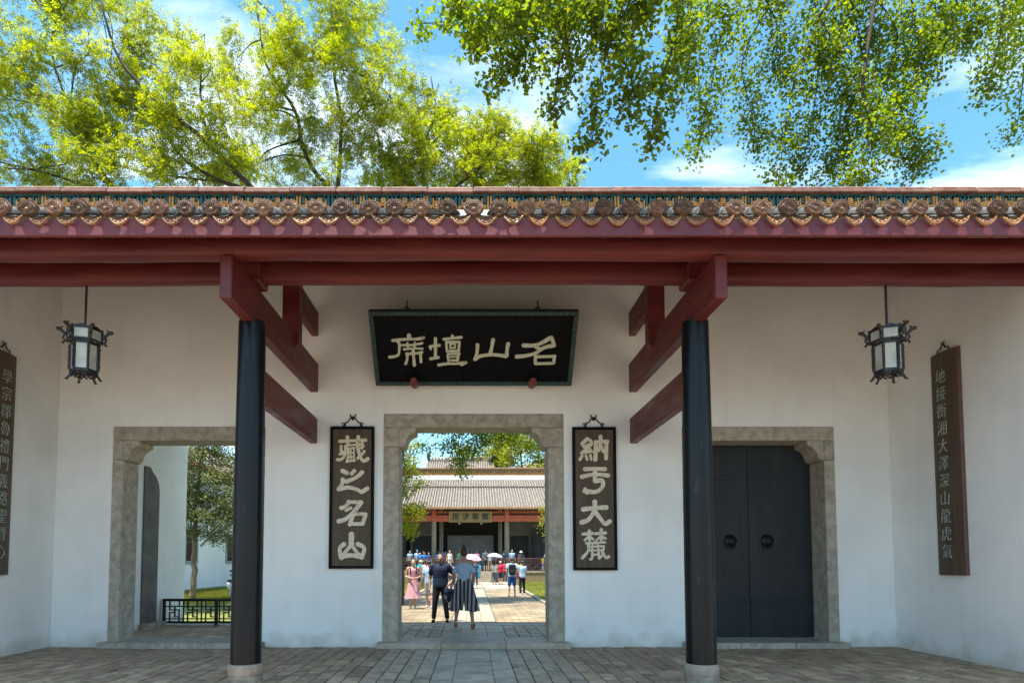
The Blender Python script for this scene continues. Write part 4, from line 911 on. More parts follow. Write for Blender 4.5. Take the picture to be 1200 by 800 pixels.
tree('locust_tree', 'tall locust tree behind the roof left of the middle doorway', bC,
     [([bC, bC + Vector((0, .1, 6)), at(395, 235, 10)], .25, .16), limb([(395, 235, 0), (360, 185, 0), (345, 130, -.2), (312, 75, -.4), (300, 0, -.5)], 10, 0.086, .03), limb([(395, 235, 0), (400, 150, .3), (390, 60, .4), (400, -20, .4)], 10, 0.079, .03), limb([(345, 130, -.2), (285, 115, -.2)], 10, 0.036, .015), limb([(400, 150, .3), (440, 110, 0), (450, 80, 0)], 10, 0.043, .02)],
     blobs([(325, 35, 55, 42), (385, 20, 60, 40), (350, 90, 60, 48), (305, 130, 40, 40), (415, 85, 55, 45), (345, 165, 60, 42), (425, 150, 55, 48), (455, 80, 30, 38), (300, 195, 50, 28), (370, 205, 60, 25), (440, 20, 40, 25), (380, -35, 90, 35), (275, 80, 30, 35), (460, 120, 25, 30)], 10, 1.4, .16), LOC, M_LOC, M_BARK, 13, group=G_T)
bD = Vector((-1.9 - .9, 11.5, 0))
LOC2 = dict(LOC); LOC2['size'] = .10
tree('locust_tree', 'bright yellow green tree behind the roof above the name plaque', bD,
     [([bD, bD + Vector((0, .1, 5)), at(500, 240, 11.5)], .24, .14), limb([(500, 240, 0), (495, 180, 0), (510, 130, .2), (505, 90, .2)], 11.5, 0.072, .02), limb([(500, 240, 0), (560, 200, -.3), (600, 160, -.4)], 11.5, 0.058, .02), limb([(500, 240, 0), (455, 190, .3), (440, 150, .3)], 11.5, 0.058, .02)],
     blobs([(455, 190, 50, 34), (500, 155, 42, 40), (520, 190, 50, 34), (560, 195, 48, 30), (540, 140, 34, 28), (590, 160, 42, 28), (615, 185, 42, 34), (648, 198, 32, 26), (640, 175, 26, 20), (668, 208, 24, 16), (575, 175, 40, 30), (480, 120, 28, 30), (610, 210, 60, 14), (480, 212, 60, 16)], 11.5, 1.2, .25, 1.1), LOC2, M_YEL if False else M_LOC, M_BARK, 14, group=G_T)

GIN = dict(kind='fan', size=.050, asp=1.0, tuft=8, spread=.06, up=.3, droop=.9, hang=.05)
def boughs(lst, Y, r, per, base_r=.03):
    limbs, cl = [], []
    for pts in lst:
        dy = rb.uniform(-.6, .6); q = catmull([at(u, v, Y + dy + .12 * i) for i, (u, v) in enumerate(pts)], 5); limbs.append((q[::3] + ([q[-1]] if (len(q) - 1) % 3 else []), base_r, .006))
        n = len(q)
        for i, p in enumerate(q):
            if i == 0: continue
            k = r * (.75 + .5 * math.sin(i * 1.7 + len(cl)) ** 2) * (1.0 if i < n * .7 else .72)
            cl.append((p + Vector((rb.uniform(-.5, .5), rb.uniform(-.4, .4), rb.uniform(-.35, .2))) * r, (k, k, k * .9), per * rb.uniform(.6, 1.3)))
    return limbs, cl
lb, cl = boughs([[(700,-40),(620,-5),(560,20),(492,28)], [(720,-40),(640,30),(600,75),(578,105)], [(700,-30),(660,60),(648,135)], [(760,-40),(720,40),(700,110),(694,168)], [(800,-40),(792,40),(772,110),(762,172)], [(690,20),(740,90),(722,140)], [(640,-30),(590,10),(545,42)], [(760,-30),(690,5),(650,20)], [(820,-40),(750,20),(735,70)], [(660,-20),(610,40),(625,85)], [(700,-10),(665,25),(675,100)], [(640,-40),(560,-10),(530,5)], [(650,-20),(590,40),(560,60)], [(780,-30),(740,10),(700,50)], [(730,-30),(630,0),(600,30)]], -5.4, .185, 64, .011)
bE = Vector((5.2, -9.2, -.03)); topE = Vector((4.3, -7.6, 8.6))
hub = at(760, -60, -5.4)
tree('ginkgo_tree', 'ginkgo whose near branches hang over the middle of the roof', bE, [([bE, bE + Vector((.1, .2, 3)), bE + Vector((-.2, .6, 6)), topE], .24, .12), ([topE, (topE + hub) / 2 + Vector((0, 0, .5)), hub], .10, .05)] + [([hub, (hub + l[0][0]) / 2 + Vector((0, 0, .15)), l[0][0]], .03, .016) for l in lb] + lb, cl, GIN, M_GIN, M_BARK, 15, .006, 'ginkgo trees beside the porch', 1)
GIN2 = dict(GIN); GIN2['size'] = .066; GIN2['spread'] = .135
lb, cl = boughs([[(900,-40),(850,30),(832,110),(816,180)], [(930,-30),(872,60),(880,130),(888,172)], [(800,-30),(810,50),(800,110)], [(1010,-40),(985,40),(975,90),(1000,135),(965,212)], [(1010,-40),(945,60),(925,120),(912,216)], [(1040,-40),(1030,60),(1045,130),(1072,208)], [(1010,110),(1022,170),(1005,214)], [(1100,-40),(1092,40),(1072,98)], [(1130,-40),(1112,30),(1085,70)], [(1180,-40),(1172,40),(1158,105)], [(1230,-40),(1204,60),(1192,152)], [(1060,-30),(1078,60),(1062,140),(1085,185)], [(950,-30),(960,60),(950,150),(935,200)], [(985,-30),(1010,60),(990,160),(985,210)], [(880,-30),(915,40),(905,90)], [(1150,-40),(1140,20),(1135,50)], [(1000,-20),(1050,30),(1040,90)], [(960,20),(1000,90),(1045,170)], [(1240,-40),(1190,10),(1178,70)], [(850,-40),(825,20),(790,60)]], 1.2, .34, 125, .018)
bF = Vector((14.5, -4.5, -.03)); topF = Vector((11.5, -1.5, 14.2)); hub = at(1040, -90, 1.2)
tree('ginkgo_tree', 'ginkgo with drooping branches against the blue sky on the right', bF, [([bF, bF + Vector((-.1, .2, 4)), bF + Vector((-1, 1, 9)), topF], .34, .17), ([topF, (topF + hub) / 2 + Vector((0, 0, .6)), hub], .16, .09)] + [([hub, (hub + l[0][0]) / 2 + Vector((0, 0, .2)), l[0][0]], .05, .03) for l in lb] + lb, cl, GIN2, M_GIN, M_BARK, 16, .009, 'ginkgo trees beside the porch', 1)

# evergreen tree in the left court
bG = Vector((-11.2, 13.6, 0)); OSM = dict(kind='r', size=.12, asp=.45, tuft=16, spread=.14, up=.5, droop=.2)
cl = [pxc(u, v, ru, rv, 13.6 + rb.uniform(-.5, .5), 1.0, n * 1.6) for u, v, ru, rv, n in ((232, 535, 20, 14, 900), (250, 528, 20, 14, 800), (222, 560, 16, 14, 700), (252, 560, 20, 14, 900), (236, 580, 20, 14, 900), (262, 585, 18, 14, 800), (222, 600, 14, 12, 600), (248, 605, 22, 13, 1000), (268, 610, 16, 14, 700), (230, 622, 16, 10, 500), (258, 628, 18, 9, 500), (216, 575, 14, 30, 600), (240, 505, 30, 16, 1200), (270, 545, 14, 24, 800), (280, 590, 20, 30, 900), (272, 640, 10, 8, 160), (205, 560, 14, 40, 700))]
tree('evergreen_tree', 'small dark evergreen tree with a pale trunk seen through the left doorway', bG, [([bG, bG + Vector((.05, 0, 1.2)), bG + Vector((-.03, .1, 2.6)), bG + Vector((.05, .05, 4.4)), at(240, 515, 13.6)], .13, .05), limb([(235, 640, 0), (250, 625, .1), (268, 618, .2)], 13.6, .04, .015), limb([(236, 610, 0), (222, 590, -.2), (214, 575, -.2)], 13.6, .04, .015)], cl, OSM, M_OSM, M_BARKL, 17, .012)
# courtyard trees seen through the middle doorway
YEL = dict(kind='r', size=.15, asp=.5, tuft=12, spread=.13, up=.4, droop=.3)
bH = Vector((-4.6, 18, 0))
cl = [pxc(u, v, ru, rv, 18 + rb.uniform(-.6, .6), .9, n) for u, v, ru, rv, n in ((462, 530, 22, 16, 900), (478, 545, 16, 16, 800), (470, 570, 18, 14, 800), (482, 522, 18, 10, 400), (468, 600, 16, 14, 700), (486, 600, 12, 12, 500), (480, 620, 12, 12, 400), (450, 560, 24, 40, 1500), (450, 610, 20, 24, 800), (440, 520, 40, 24, 1500), (492, 565, 8, 10, 150), (492, 596, 8, 8, 120))]
tree('courtyard_tree', 'yellow green tree at the left edge of the middle doorway', bH, [([bH, bH + Vector((.1, 0, 2)), bH + Vector((.2, 0, 4.5)), at(455, 520, 18)], .14, .06), limb([(452, 600, 0), (468, 590, 0), (484, 600, 0)], 18, .05, .015), limb([(452, 560, 0), (470, 545, 0), (486, 530, 0)], 18, .05, .015)], cl, YEL, M_YEL, M_BARK, 18, .012)
bI = Vector((3.9, 13.0, 0)); GRN = dict(kind='r', size=.13, asp=.55, tuft=10, spread=.12, up=.4, droop=.6)
cl = [pxc(u, v, ru, rv, 13 + rb.uniform(-.4, .4), .6, n) for u, v, ru, rv, n in ((530, 520, 14, 10, 300), (545, 528, 16, 10, 380), (536, 540, 12, 10, 280), (542, 552, 8, 9, 180), (560, 515, 20, 9, 420), (585, 512, 26, 9, 500), (600, 500, 50, 12, 900), (545, 500, 60, 12, 900), (560, 530, 9, 8, 120), (518, 524, 8, 8, 90), (620, 516, 26, 12, 400), (498, 522, 12, 8, 120))]
tree('courtyard_tree', 'green tree whose bough hangs into the top of the middle doorway', bI, [([bI, bI + Vector((-.1, 0, 3)), bI + Vector((.0, 0, 5.4)), at(648, 480, 13)], .15, .09), limb([(648, 490, 0), (600, 490, 0), (560, 500, 0), (540, 520, .1), (540, 545, .1)], 13, .05, .01), limb([(600, 490, 0), (530, 495, 0), (500, 515, 0)], 13, .03, .01)], cl, GRN, M_GIN, M_BARK, 19, .010)
bJ = Vector((4.85, 25, 0))
cl = [pxc(u, v, ru, rv, 25 + rb.uniform(-.3, .3), .5, n) for u, v, ru, rv, n in ((645, 600, 12, 9, 260), (638, 612, 7, 9, 160), (650, 620, 12, 9, 220), (642, 628, 5, 6, 70), (655, 595, 14, 14, 300))]
tree('courtyard_sapling', 'small yellow sapling at the right edge of the middle doorway', bJ, [([bJ, bJ + Vector((-.1, 0, 1.6)), bJ + Vector((-.05, 0, 3.6))], .06, .02)], cl, YEL, M_YEL, M_BARKL, 20, .010)
BIG = dict(kind='r', size=.34, asp=.6, tuft=14, spread=.4, up=.4, droop=.2)
for k, (X, Y, h, lab) in enumerate(((5.2, 57, 15.5, 'bright broad tree behind the right of the far hall roof'), (10.5, 60, 17.5, 'tall broad tree behind the far hall at the right jamb'), (1.9, 66, 16.0, 'broad tree directly behind the further building roof'), (-12, 62, 13.0, 'broad tree behind the left end of the far hall'))):
    b = Vector((X, Y, 0)); rr = random.Random(30 + k); cl = []
    for j in range(12):
        a = rr.uniform(0, 6.28); q = rr.uniform(.3, 1); cl.append((b + Vector((3.0 * q * math.cos(a), 2.6 * q * math.sin(a), h * rr.uniform(.58, .97))), (1.5, 1.4, 1.2), 520))
    tree('broadleaf_tree', lab, b, [([b, b + Vector((.2, 0, h * .4)), b + Vector((-.1, 0, h * .85))], .3, .08), ([b + Vector((.2, 0, h * .45)), b + Vector((2, .5, h * .75))], .12, .04), ([b + Vector((.2, 0, h * .5)), b + Vector((-2, .5, h * .78))], .12, .04)], cl, BIG, M_YEL, M_BARK, 40 + k, .05, 'trees behind the far hall')
b = Vector((-19, 40, 0)); rr = random.Random(77); cl = [(b + Vector((rr.uniform(-4, 5), rr.uniform(-3, 3), rr.uniform(8, 14))), (1.8, 1.8, 1.5), 600) for j in range(14)]
tree('broadleaf_tree', 'yellow tree rising above the white side building', b, [([b, b + Vector((.2, 0, 5)), b + Vector((-.1, 0, 11))], .3, .08)], cl, BIG, M_YEL, M_BARK, 45, .05)
# wooded hill
hv, hf = [], []; nx, ny = 40, 16
hz = lambda x, y: max(0, (y - 85)) * .26 * (1 / (1 + math.exp(-(x + 2) / 14)) * .55 + .62) + 2 * math.sin(x * .05) * math.sin(y * .04) - 2
for j in range(ny):
    for i in range(nx): x, y = -150 + 300 * i / (nx - 1), 78 + 150 * j / (ny - 1); hv.append((x, y, hz(x, y)))
struct(MB().add(hv, [(j * nx + i, j * nx + i + 1, (j + 1) * nx + i + 1, (j + 1) * nx + i) for j in range(ny - 1) for i in range(nx - 1)]).build('hill', M_EARTH, None, True))
rg = np.random.default_rng(8); cl = []
for k in range(360):
    x, y = rg.uniform(-70, 70), rg.uniform(86, 190); r = rg.uniform(2.2, 4.2); cl.append(((x, y, hz(x, y) + r * .9), (r, r, r * 1.1), 150))
tag(crown('hill_woods', None, (0, 0, 0), cl, dict(kind='r', size=.95, asp=.65, tuft=10, spread=.6, up=.4, droop=.2), M_FOR, 9), 'dense sunlit woods covering the hill behind the halls', 'woods', kind='stuff')
# ------------------------------------------------------------------ people
_mc = {}
def cloth(c, name='cloth', rough=.85):
    k = tuple(round(x, 3) for x in c)
    if k not in _mc: _mc[k] = M(name + '_%d' % len(_mc), tuple(x * .82 for x in c), tuple(min(1, x * 1.1) for x in c), scale=9, rough=rough, bump=.25, bscale=28, spec=.25)
    return _mc[k]
SKIN = M('skin', (.42, .235, .155), (.50, .29, .20), scale=6, rough=.55)
SKIN2 = M('tanned_skin', (.32, .165, .10), (.40, .22, .14), scale=6, rough=.55)
HAIR = M('black_hair', (.010, .008, .007), (.022, .017, .014), scale=30, rough=.45, stretch=(4, 4, .5))
HAIRB = M('brown_hair', (.035, .018, .010), (.06, .032, .018), scale=30, rough=.45, stretch=(4, 4, .5))
HAIRG = M('auburn_hair', (.10, .045, .018), (.15, .07, .03), scale=30, rough=.45)
def skinned(m, name, mat, parent, vox, it=3):
    o = m.build(name, mat, parent)
    r = o.modifiers.new('Remesh', 'REMESH'); r.mode = 'VOXEL'; r.voxel_size = vox; r.use_smooth_shade = True
    s = o.modifiers.new('Smooth', 'SMOOTH'); s.factor = .5; s.iterations = it
    return o
V3 = Vector
def person(x, y, z, rz, h, label, top=(.5, .5, .5), bottom=(.05, .05, .07), kind='tee', low='trousers', hair='short', hmat=None, skin=None, shoe=(.03, .03, .03), arms=None, stride=0.0, near=False, hat=None, hem=.5, spread=.10, wide=1.0, head=(0, 0), bmat=None, group='visitors in the courtyard', heel=0.0):
    t = thing('person', label, 'person', (x, y, z + heel), rz, group); t.scale = (h / 1.70,) * 3
    skin = skin or SKIN; hmat = hmat or HAIR; vox = .011 if near else .021; k = wide
    sh = {s: V3((s * .178 * k, 0, 1.385)) for s in (-1, 1)}
    A = {-1: (V3((-.225 * k, .03, 1.10)), V3((-.245 * k, -.05, .86))), 1: (V3((.225 * k, .03, 1.10)), V3((.245 * k, -.05, .86)))}
    if arms: A.update({s: (V3(a), V3(b)) for s, (a, b) in arms.items()})
    L = {}
    for s in (-1, 1):
        st = stride * s; L[s] = (V3((s * .088, 0, .90)), V3((s * (.045 + spread / 2), -.02 - st * .5, .49)), V3((s * spread, .02 - st, .085)))
    hx, hy = head; hd = V3((hx, hy, 0))
    b = MB()
    b.ell(V3((0, -.01, 1.595)) + hd, (.074, .092, .108), 16, 10).ell(V3((0, -.038, 1.535)) + hd, (.055, .056, .058), 12, 8)
    b.cap((0, .012, 1.40), V3((0, .005, 1.53)) + hd, .056, .052)
    if near:
        b.cap(V3((0, -.10, 1.60)) + hd, V3((0, -.118, 1.568)) + hd, .010, .015, 8)
        for s in (-1, 1): b.ell(V3((s * .076, .0, 1.585)) + hd, (.012, .024, .032), 8, 6)
        b.ell(V3((0, -.094, 1.527)) + hd, (.028, .010, .010), 8, 5)
    b.ell((0, .0, 1.27), (.160 * k, .105 * k, .17), 14, 9).ell((0, 0, 1.08), (.138 * k, .098 * k, .16), 14, 9).ell((0, .008, .94), (.150 * k, .108 * k, .12), 14, 9)
    for s in (-1, 1):
        b.cap((s * .06, .0, 1.40), sh[s], .055, .054)
        e, w_ = A[s]; b.cap(sh[s], e, .050 * k, .038 * k); b.cap(e, w_, .038, .027)
        d = (w_ - e).normalized()
        pm = w_ + d * .055; b.ell(pm, (.028, .032, .040) if not near else (.022, .034, .042), 8, 6)
        if near:
            sd = d.cross(V3((s, 0, 0))); sd = sd.normalized() if sd.length > .1 else V3((0, 1, 0))
            for q, fl in ((-1.5, .055), (-.5, .066), (.5, .062), (1.5, .05)):
                p0 = pm + d * .03 + sd * q * .017; p1 = p0 + d * fl * .55; b.cap(p0, p1, .0095, .009, 6); b.cap(p1, p1 + (d * .8 - V3((s * .5, 0, 0))).normalized() * fl * .5, .009, .008, 6)
            b.cap(w_ + d * .02 - sd * .028, w_ + d * .075 - sd * .052, .012, .010, 6)
        hp, kn, an = L[s]; b.cap(hp, kn, .080 * k, .052); b.cap(kn, kn + (an - kn) * .35 + V3((0, .012, 0)), .053, .055); b.cap(kn + (an - kn) * .35, an, .053, .036)
        b.cap(an + V3((0, .02, -.03)), an + V3((s * .012, -.13, -.055)), .036, .026)
    skinned(b, 'body', skin, t, vox)
    if near:
        for s in (-1, 1): MB().ell(V3((s * .030, -.088, 1.603)) + hd, (.012, .008, .006), 8, 5).build('eye', HAIR, t, True)
    # hair
    hm = MB(); c = V3((0, .016, 1.625)) + hd
    if hair != 'bald':
        hm.ell(c, (.084, .100, .088), 16, 9)
        if hair in ('long', 'bob'): hm.ell(c + V3((0, .05, -.07)), (.082, .058, .12), 12, 8)
        if hair == 'long': hm.ell(c + V3((0, .075, -.19)), (.075, .042, .14), 12, 8)
        if hair == 'bun': hm.ell(c + V3((0, .035, .105)), (.052, .052, .055), 12, 8).ell(c + V3((.03, .02, .14)), (.03, .03, .03), 8, 6).ell(c + V3((0, .03, -.05)), (.078, .070, .07), 12, 8).cap(c + V3((.03, .03, .12)), c + V3((.055, .02, .165)), .018, .008)
        if hair == 'tail': hm.cap(c + V3((0, .10, .03)), c + V3((0, .14, -.14)), .035, .018)
        skinned(hm, 'hair', hmat, t, vox, 2)
    else:
        hm.ell(c + V3((0, .006, -.012)), (.078, .096, .088), 16, 9); skinned(hm, 'hair', hmat, t, vox, 1)
    if hat:
        q = MB().lathe([(.092, .0), (.094, .03), (.085, .075), (.05, .10), (.01, .105)], c + V3((0, 0, .0)), 18)
        if hat[0] == 'brim': q.lathe([(.17, -.012), (.165, .004), (.09, .02)], c, 20)
        else: q.prism([c + V3((-.07, -.07, .0)), c + V3((-.05, -.17, -.008)), c + V3((.05, -.17, -.008)), c + V3((.07, -.07, .0))], (0, 0, .014))
        q.build('hat', cloth(hat[1]), t, True)
    # upper garment
    m = MB(); g = .016
    if kind in ('tee', 'tank', 'off'):
        hz0 = .86 if kind == 'tee' else .96
        pr_ = [(.166, hz0), (.170, hz0 + .08), (.162, 1.09), (.172, 1.20), (.178, 1.30), (.165, 1.36)] + ([(.12, 1.415), (.075, 1.44)] if kind == 'tee' else [(.13, 1.375)])
        m.lathe([(r_ * k, h_) for r_, h_ in pr_], (0, .004, 0), 24, 'z', .73)
        for s in (-1, 1):
            e, w_ = A[s]
            if kind == 'tee': m.cap((s * .05, .0, 1.40), sh[s], .062, .066); m.cap(sh[s], sh[s] + (e - sh[s]) * .50, .066 * k, .064 * k)
            if kind == 'off': m.cap(sh[s] + V3((-s * .02, 0, -.09)), sh[s] + (e - sh[s]) * .75, .052, .062)
            if kind == 'tank': m.cap((s * .09, .02, 1.30), (s * .085, .0, 1.425), .05, .022)
        if kind == 'tee':
            for q in range(9):
                a = q * .7; zz_ = .97 + .035 * q; m.cap((.160 * k * math.cos(a), .116 * k * math.sin(a), zz_), (.162 * k * math.cos(a + .35), .118 * k * math.sin(a + .35), zz_ + .07), .012, .007, 5)
    skinned(m, 'shirt', cloth(top), t, vox, 3 if near else 2)
    bm_ = bmat or cloth(bottom)
    if low in ('trousers', 'shorts', 'culottes'):
        m = MB(); m.ell((0, .008, .95), (.164 * k, .122 * k, .115), 16, 9)
        for s in (-1, 1):
            hp, kn, an = L[s]
            if low == 'trousers': m.cap(hp, kn, .096 * k, .074); m.cap(kn, an + V3((0, 0, .03)), .072, .060)
            elif low == 'shorts': m.cap(hp, kn + (hp - kn) * .10, .096 * k, .092)
        if low == 'culottes':
            n, rows = 36, 9
            for s in (-1, 1):
                an = L[s][2]; vs = []
                for i in range(rows):
                    q = i / (rows - 1); zz_ = 1.02 + (.33 - 1.02) * q; cxx = s * (.062 + (abs(an.x) * .95 - .062) * q); cyy = an.y * q * .8
                    rx = .095 + .060 * q ** .8; ry = .112 + .05 * q
                    for j in range(n): a_ = 2 * math.pi * j / n; pl = 1 + .085 * q * math.sin(a_ * 7 + s); vs.append((cxx + rx * pl * math.cos(a_), cyy + ry * pl * math.sin(a_), zz_ + .012 * math.sin(a_ * 3 + s) * q))
                m.add(vs, [(i * n + j, i * n + (j + 1) % n, (i + 1) * n + (j + 1) % n, (i + 1) * n + j) for i in range(rows - 1) for j in range(n)])
            m.build('culottes', bm_, t, 'all')
        else: skinned(m, low, bm_, t, vox, 3 if near else 2)
    else:
        m = MB(); n = 40; rows = 7; vs = []
        for i in range(rows):
            q = i / (rows - 1); zz_ = 1.06 + (hem - 1.06) * q; rx = .140 * k + (.12 + .03 * q) * q; ry = .105 * k + (.11 + .03 * q) * q
            for j in range(n): a = 2 * math.pi * j / n; pl = 1 + .07 * q * math.sin(a * 11 + .6); vs.append((rx * pl * math.cos(a), ry * pl * math.sin(a) + .02 * q * stride, zz_))
        m.add(vs, [(i * n + j, i * n + (j + 1) % n, (i + 1) * n + (j + 1) % n, (i + 1) * n + j) for i in range(rows - 1) for j in range(n)] + [tuple(range(n))])
        m.build('skirt', bm_, t, 'all')
    for s in (-1, 1):
        an = L[s][2]; m = MB(); m.cap(an + V3((0, .03, -.048)), an + V3((s * .012, -.135, -.058)), .040, .034, 10).box(an.x - .034, an.x + .034, an.y - .16, an.y + .06, .0 - (heel * .6 if heel else 0), .025)
        if heel: m.bar(an + V3((0, .04, -.05)), an + V3((0, .045, -.085 - heel)), .03, .03)
        skinned(m, 'shoe', cloth(shoe), t, vox * .8, 1)
    return t
def foot(u, v, z=0.0):
    t_ = (CY - v) / F_PX; zz_ = z - CAM_H; yy = zz_ * (_c - t_ * _s) / (t_ * _c + _s); d = yy * _c + zz_ * _s
    return (u - CX) * d / F_PX, yy - CAM_D, z
NAVY = (.012, .022, .05); LBLUE = (.30, .45, .62); WHITE = (.68, .68, .66); PINK = (.50, .22, .28)
# striped culottes cloth
M_STR = M('striped_culotte_cloth', (.30, .27, .26), (.36, .33, .32), scale=8, rough=.8); t_ = M_STR.node_tree
_co = N(t_, 'ShaderNodeTexCoord'); _wv = N(t_, 'ShaderNodeTexWave'); _wv.wave_type = 'BANDS'; _wv.bands_direction = 'X'; _wv.inputs['Scale'].default_value = 3.6; _wv.inputs['Distortion'].default_value = .6; _wv.inputs['Phase Offset'].default_value = 1.2; t_.links.new(_co.outputs['Object'], _wv.inputs['Vector'])
_rr = N(t_, 'ShaderNodeValToRGB'); t_.links.new(_wv.outputs['Fac'], _rr.inputs[0]); _rr.color_ramp.interpolation = 'CONSTANT'
for p_, c_ in ((0, (.012, .02, .06)), (.45, (.30, .27, .25)), (.62, (.14, .06, .06)), (.70, (.36, .33, .31))):
    e_ = _rr.color_ramp.elements[0] if p_ == 0 else _rr.color_ramp.elements.new(p_); e_.color = (*c_, 1)
_rr.color_ramp.elements[-1].color = (.36, .33, .31, 1)
t_.links.new(_rr.outputs[0], t_.nodes['Principled BSDF'].inputs['Base Color'])

person(*foot(516, 728.3), R(-4), 1.78, 'burly man in navy tee and dark trousers with one hand on his hip', NAVY, (.018, .020, .024), 'tee', 'trousers', 'short', None, SKIN2, (.012, .012, .014), {1: ((.37, .06, 1.13), (.24, -.08, .96)), -1: ((-.27, .03, 1.09), (-.27, -.05, .84))}, near=True, spread=.17, wide=1.16, head=(0, -.02))
person(*foot(544, 735.5, .104)[:2], .104, math.pi - .15, 1.74, 'woman seen from behind in pale blue top and wide striped culottes', (.40, .54, .74), NAVY, 'off', 'culottes', 'bun', HAIRB, SKIN, (.35, .16, .09), {1: ((.235, -.06, 1.10), (.29, -.16, .90)), -1: ((-.20, -.04, 1.12), (-.16, -.18, .98))}, near=True, spread=.20, stride=.07, bmat=M_STR, heel=.05, wide=.9)
person(*foot(484, 713), R(8), 1.66, 'woman in dusty pink sleeveless dress with black shoulder straps', (.46, .24, .27), (.46, .24, .27), 'tank', 'skirt', 'bob', HAIRB, None, (.6, .6, .58), {1: ((.26, .05, 1.12), (.10, -.16, 1.06)), -1: ((-.26, .05, 1.12), (-.10, -.16, 1.06))}, near=True, hem=.36, spread=.08)
px_, py_, _z = foot(484, 713)
st = thing('shoulder_bag', 'black straps of the bag worn by the woman in pink', 'bag', (px_, py_, 0), R(8))
for s in (-1, 1): MB().tube(catmull([(s * .10, .12, 1.16), (s * .11, .02, 1.42), (s * .105, -.11, 1.34), (s * .10, -.135, 1.15)], 5), .017, 6).build('strap', cloth((.012, .012, .014)), st, True)
MB().cbox(-.14, .14, .13, .24, .95, 1.32, .04).build('pouch', cloth((.012, .012, .014)), st)
jx, jy, _z = foot(544, 735.5, .104)
jk = thing('jacket_bundle', 'bundled navy and white jacket held between the man and woman', 'jacket', (jx - .32, jy + .14, .66))
m = MB(); rj = random.Random(3)
for k in range(14): m.ell((rj.uniform(-.10, .10), rj.uniform(-.07, .07), rj.uniform(-.02, .26)), (rj.uniform(.05, .10), .06, rj.uniform(.06, .11)), 8, 6)
skinned(m, 'cloth', M('navy_white_check', (.012, .016, .035), (.35, .38, .45), scale=11, rough=.85, lo=.52, hi=.56), jk, .014, 2)

def crowd(u, v, h, rz, label, **k):
    zz_ = k.pop('z', 0.0); person(*foot(u, v, zz_), R(rz), h, label, **k)
up_ = {1: ((.24, -.06, 1.13), (.10, -.24, 1.16)), -1: ((-.24, -.06, 1.13), (-.10, -.24, 1.16))}
hold = {1: ((.23, -.08, 1.14), (.12, -.22, 1.30)), -1: ((-.225, .03, 1.10), (-.24, -.05, .86))}
crowd(503, 711.5, 1.62, 175, 'boy in light blue tee and pale shorts half hidden behind the burly man', top=LBLUE, bottom=(.45, .43, .38), low='shorts', shoe=(.6, .6, .6), stride=.12)
crowd(489, 691, 1.70, 160, 'woman in turquoise top and navy shorts behind the woman in pink', top=(.02, .32, .45), bottom=NAVY, low='shorts', hair='long', shoe=(.5, .08, .10))
crowd(493, 689, 1.66, 10, 'visitor in straw sun hat left of the burly man', top=(.55, .50, .42), bottom=(.10, .12, .2), hat=('brim', (.50, .38, .22)))
crowd(498.5, 690.5, 1.63, 190, 'girl in pale pink tee and grey skirt left of the burly man', top=(.55, .36, .38), bottom=(.12, .12, .13), low='skirt', hair='tail', hem=.62)
crowd(506, 693, 1.50, 20, 'child in sky blue tee close behind the shoulder of the burly man', top=(.22, .42, .62), bottom=(.06, .08, .14), low='shorts')
crowd(526, 690, 1.62, 0, 'visitor in white tee between the burly man and the striped woman', top=WHITE, bottom=(.1, .1, .12))
crowd(530.5, 692, 1.58, 180, 'visitor in pink patterned shirt beside the head of the burly man', top=(.55, .25, .32), bottom=(.05, .06, .1), hair='bob')
crowd(549, 689, 1.64, 170, 'woman in pale pink shirt holding a pink parasol', top=(.60, .38, .44), bottom=(.1, .1, .14), hair='long', arms=hold)
crowd(560.5, 684.5, 1.55, 150, 'girl in turquoise tee and teal shorts near the hall steps', top=(.02, .30, .48), bottom=(.02, .20, .28), low='shorts', hair='tail', stride=.15)
crowd(557, 686, 1.66, 180, 'visitor in dark blue behind the girl in turquoise', top=(.03, .06, .12), bottom=(.03, .05, .09))
crowd(579.5, 684.5, 1.63, 175, 'woman in white blouse and long grey skirt under a white umbrella', top=(.62, .58, .54), bottom=(.10, .10, .10), low='skirt', hair='long', hem=.16, arms=hold)
crowd(586.5, 684, 1.58, 185, 'boy in bright red tee beside the white umbrella', top=(.50, .02, .05), bottom=(.03, .04, .10), low='shorts', hat=('cap', (.6, .55, .5)))
crowd(600, 698.5, 1.76, 178, 'man in light blue tee and blue shorts wearing a black backpack', top=(.36, .50, .66), bottom=(.012, .09, .24), low='shorts', shoe=(.03, .04, .07), spread=.13, near=False, wide=1.06)
crowd(612, 696.5, 1.62, 200, 'youth in pale blue tee and black trousers with a white side stripe', top=(.38, .50, .68), bottom=(.016, .017, .02), shoe=(.6, .6, .62), arms=up_)
crowd(608, 686, 1.64, 190, 'visitor in yellow top and red shorts behind the backpack man', top=(.62, .40, .02), bottom=(.42, .03, .05), low='shorts', hair='bob', stride=.12)
crowd(591.5, 681.5, 1.62, 175, 'visitor in red shirt climbing beside the right of the hall steps', top=(.48, .03, .05), bottom=(.05, .05, .06))
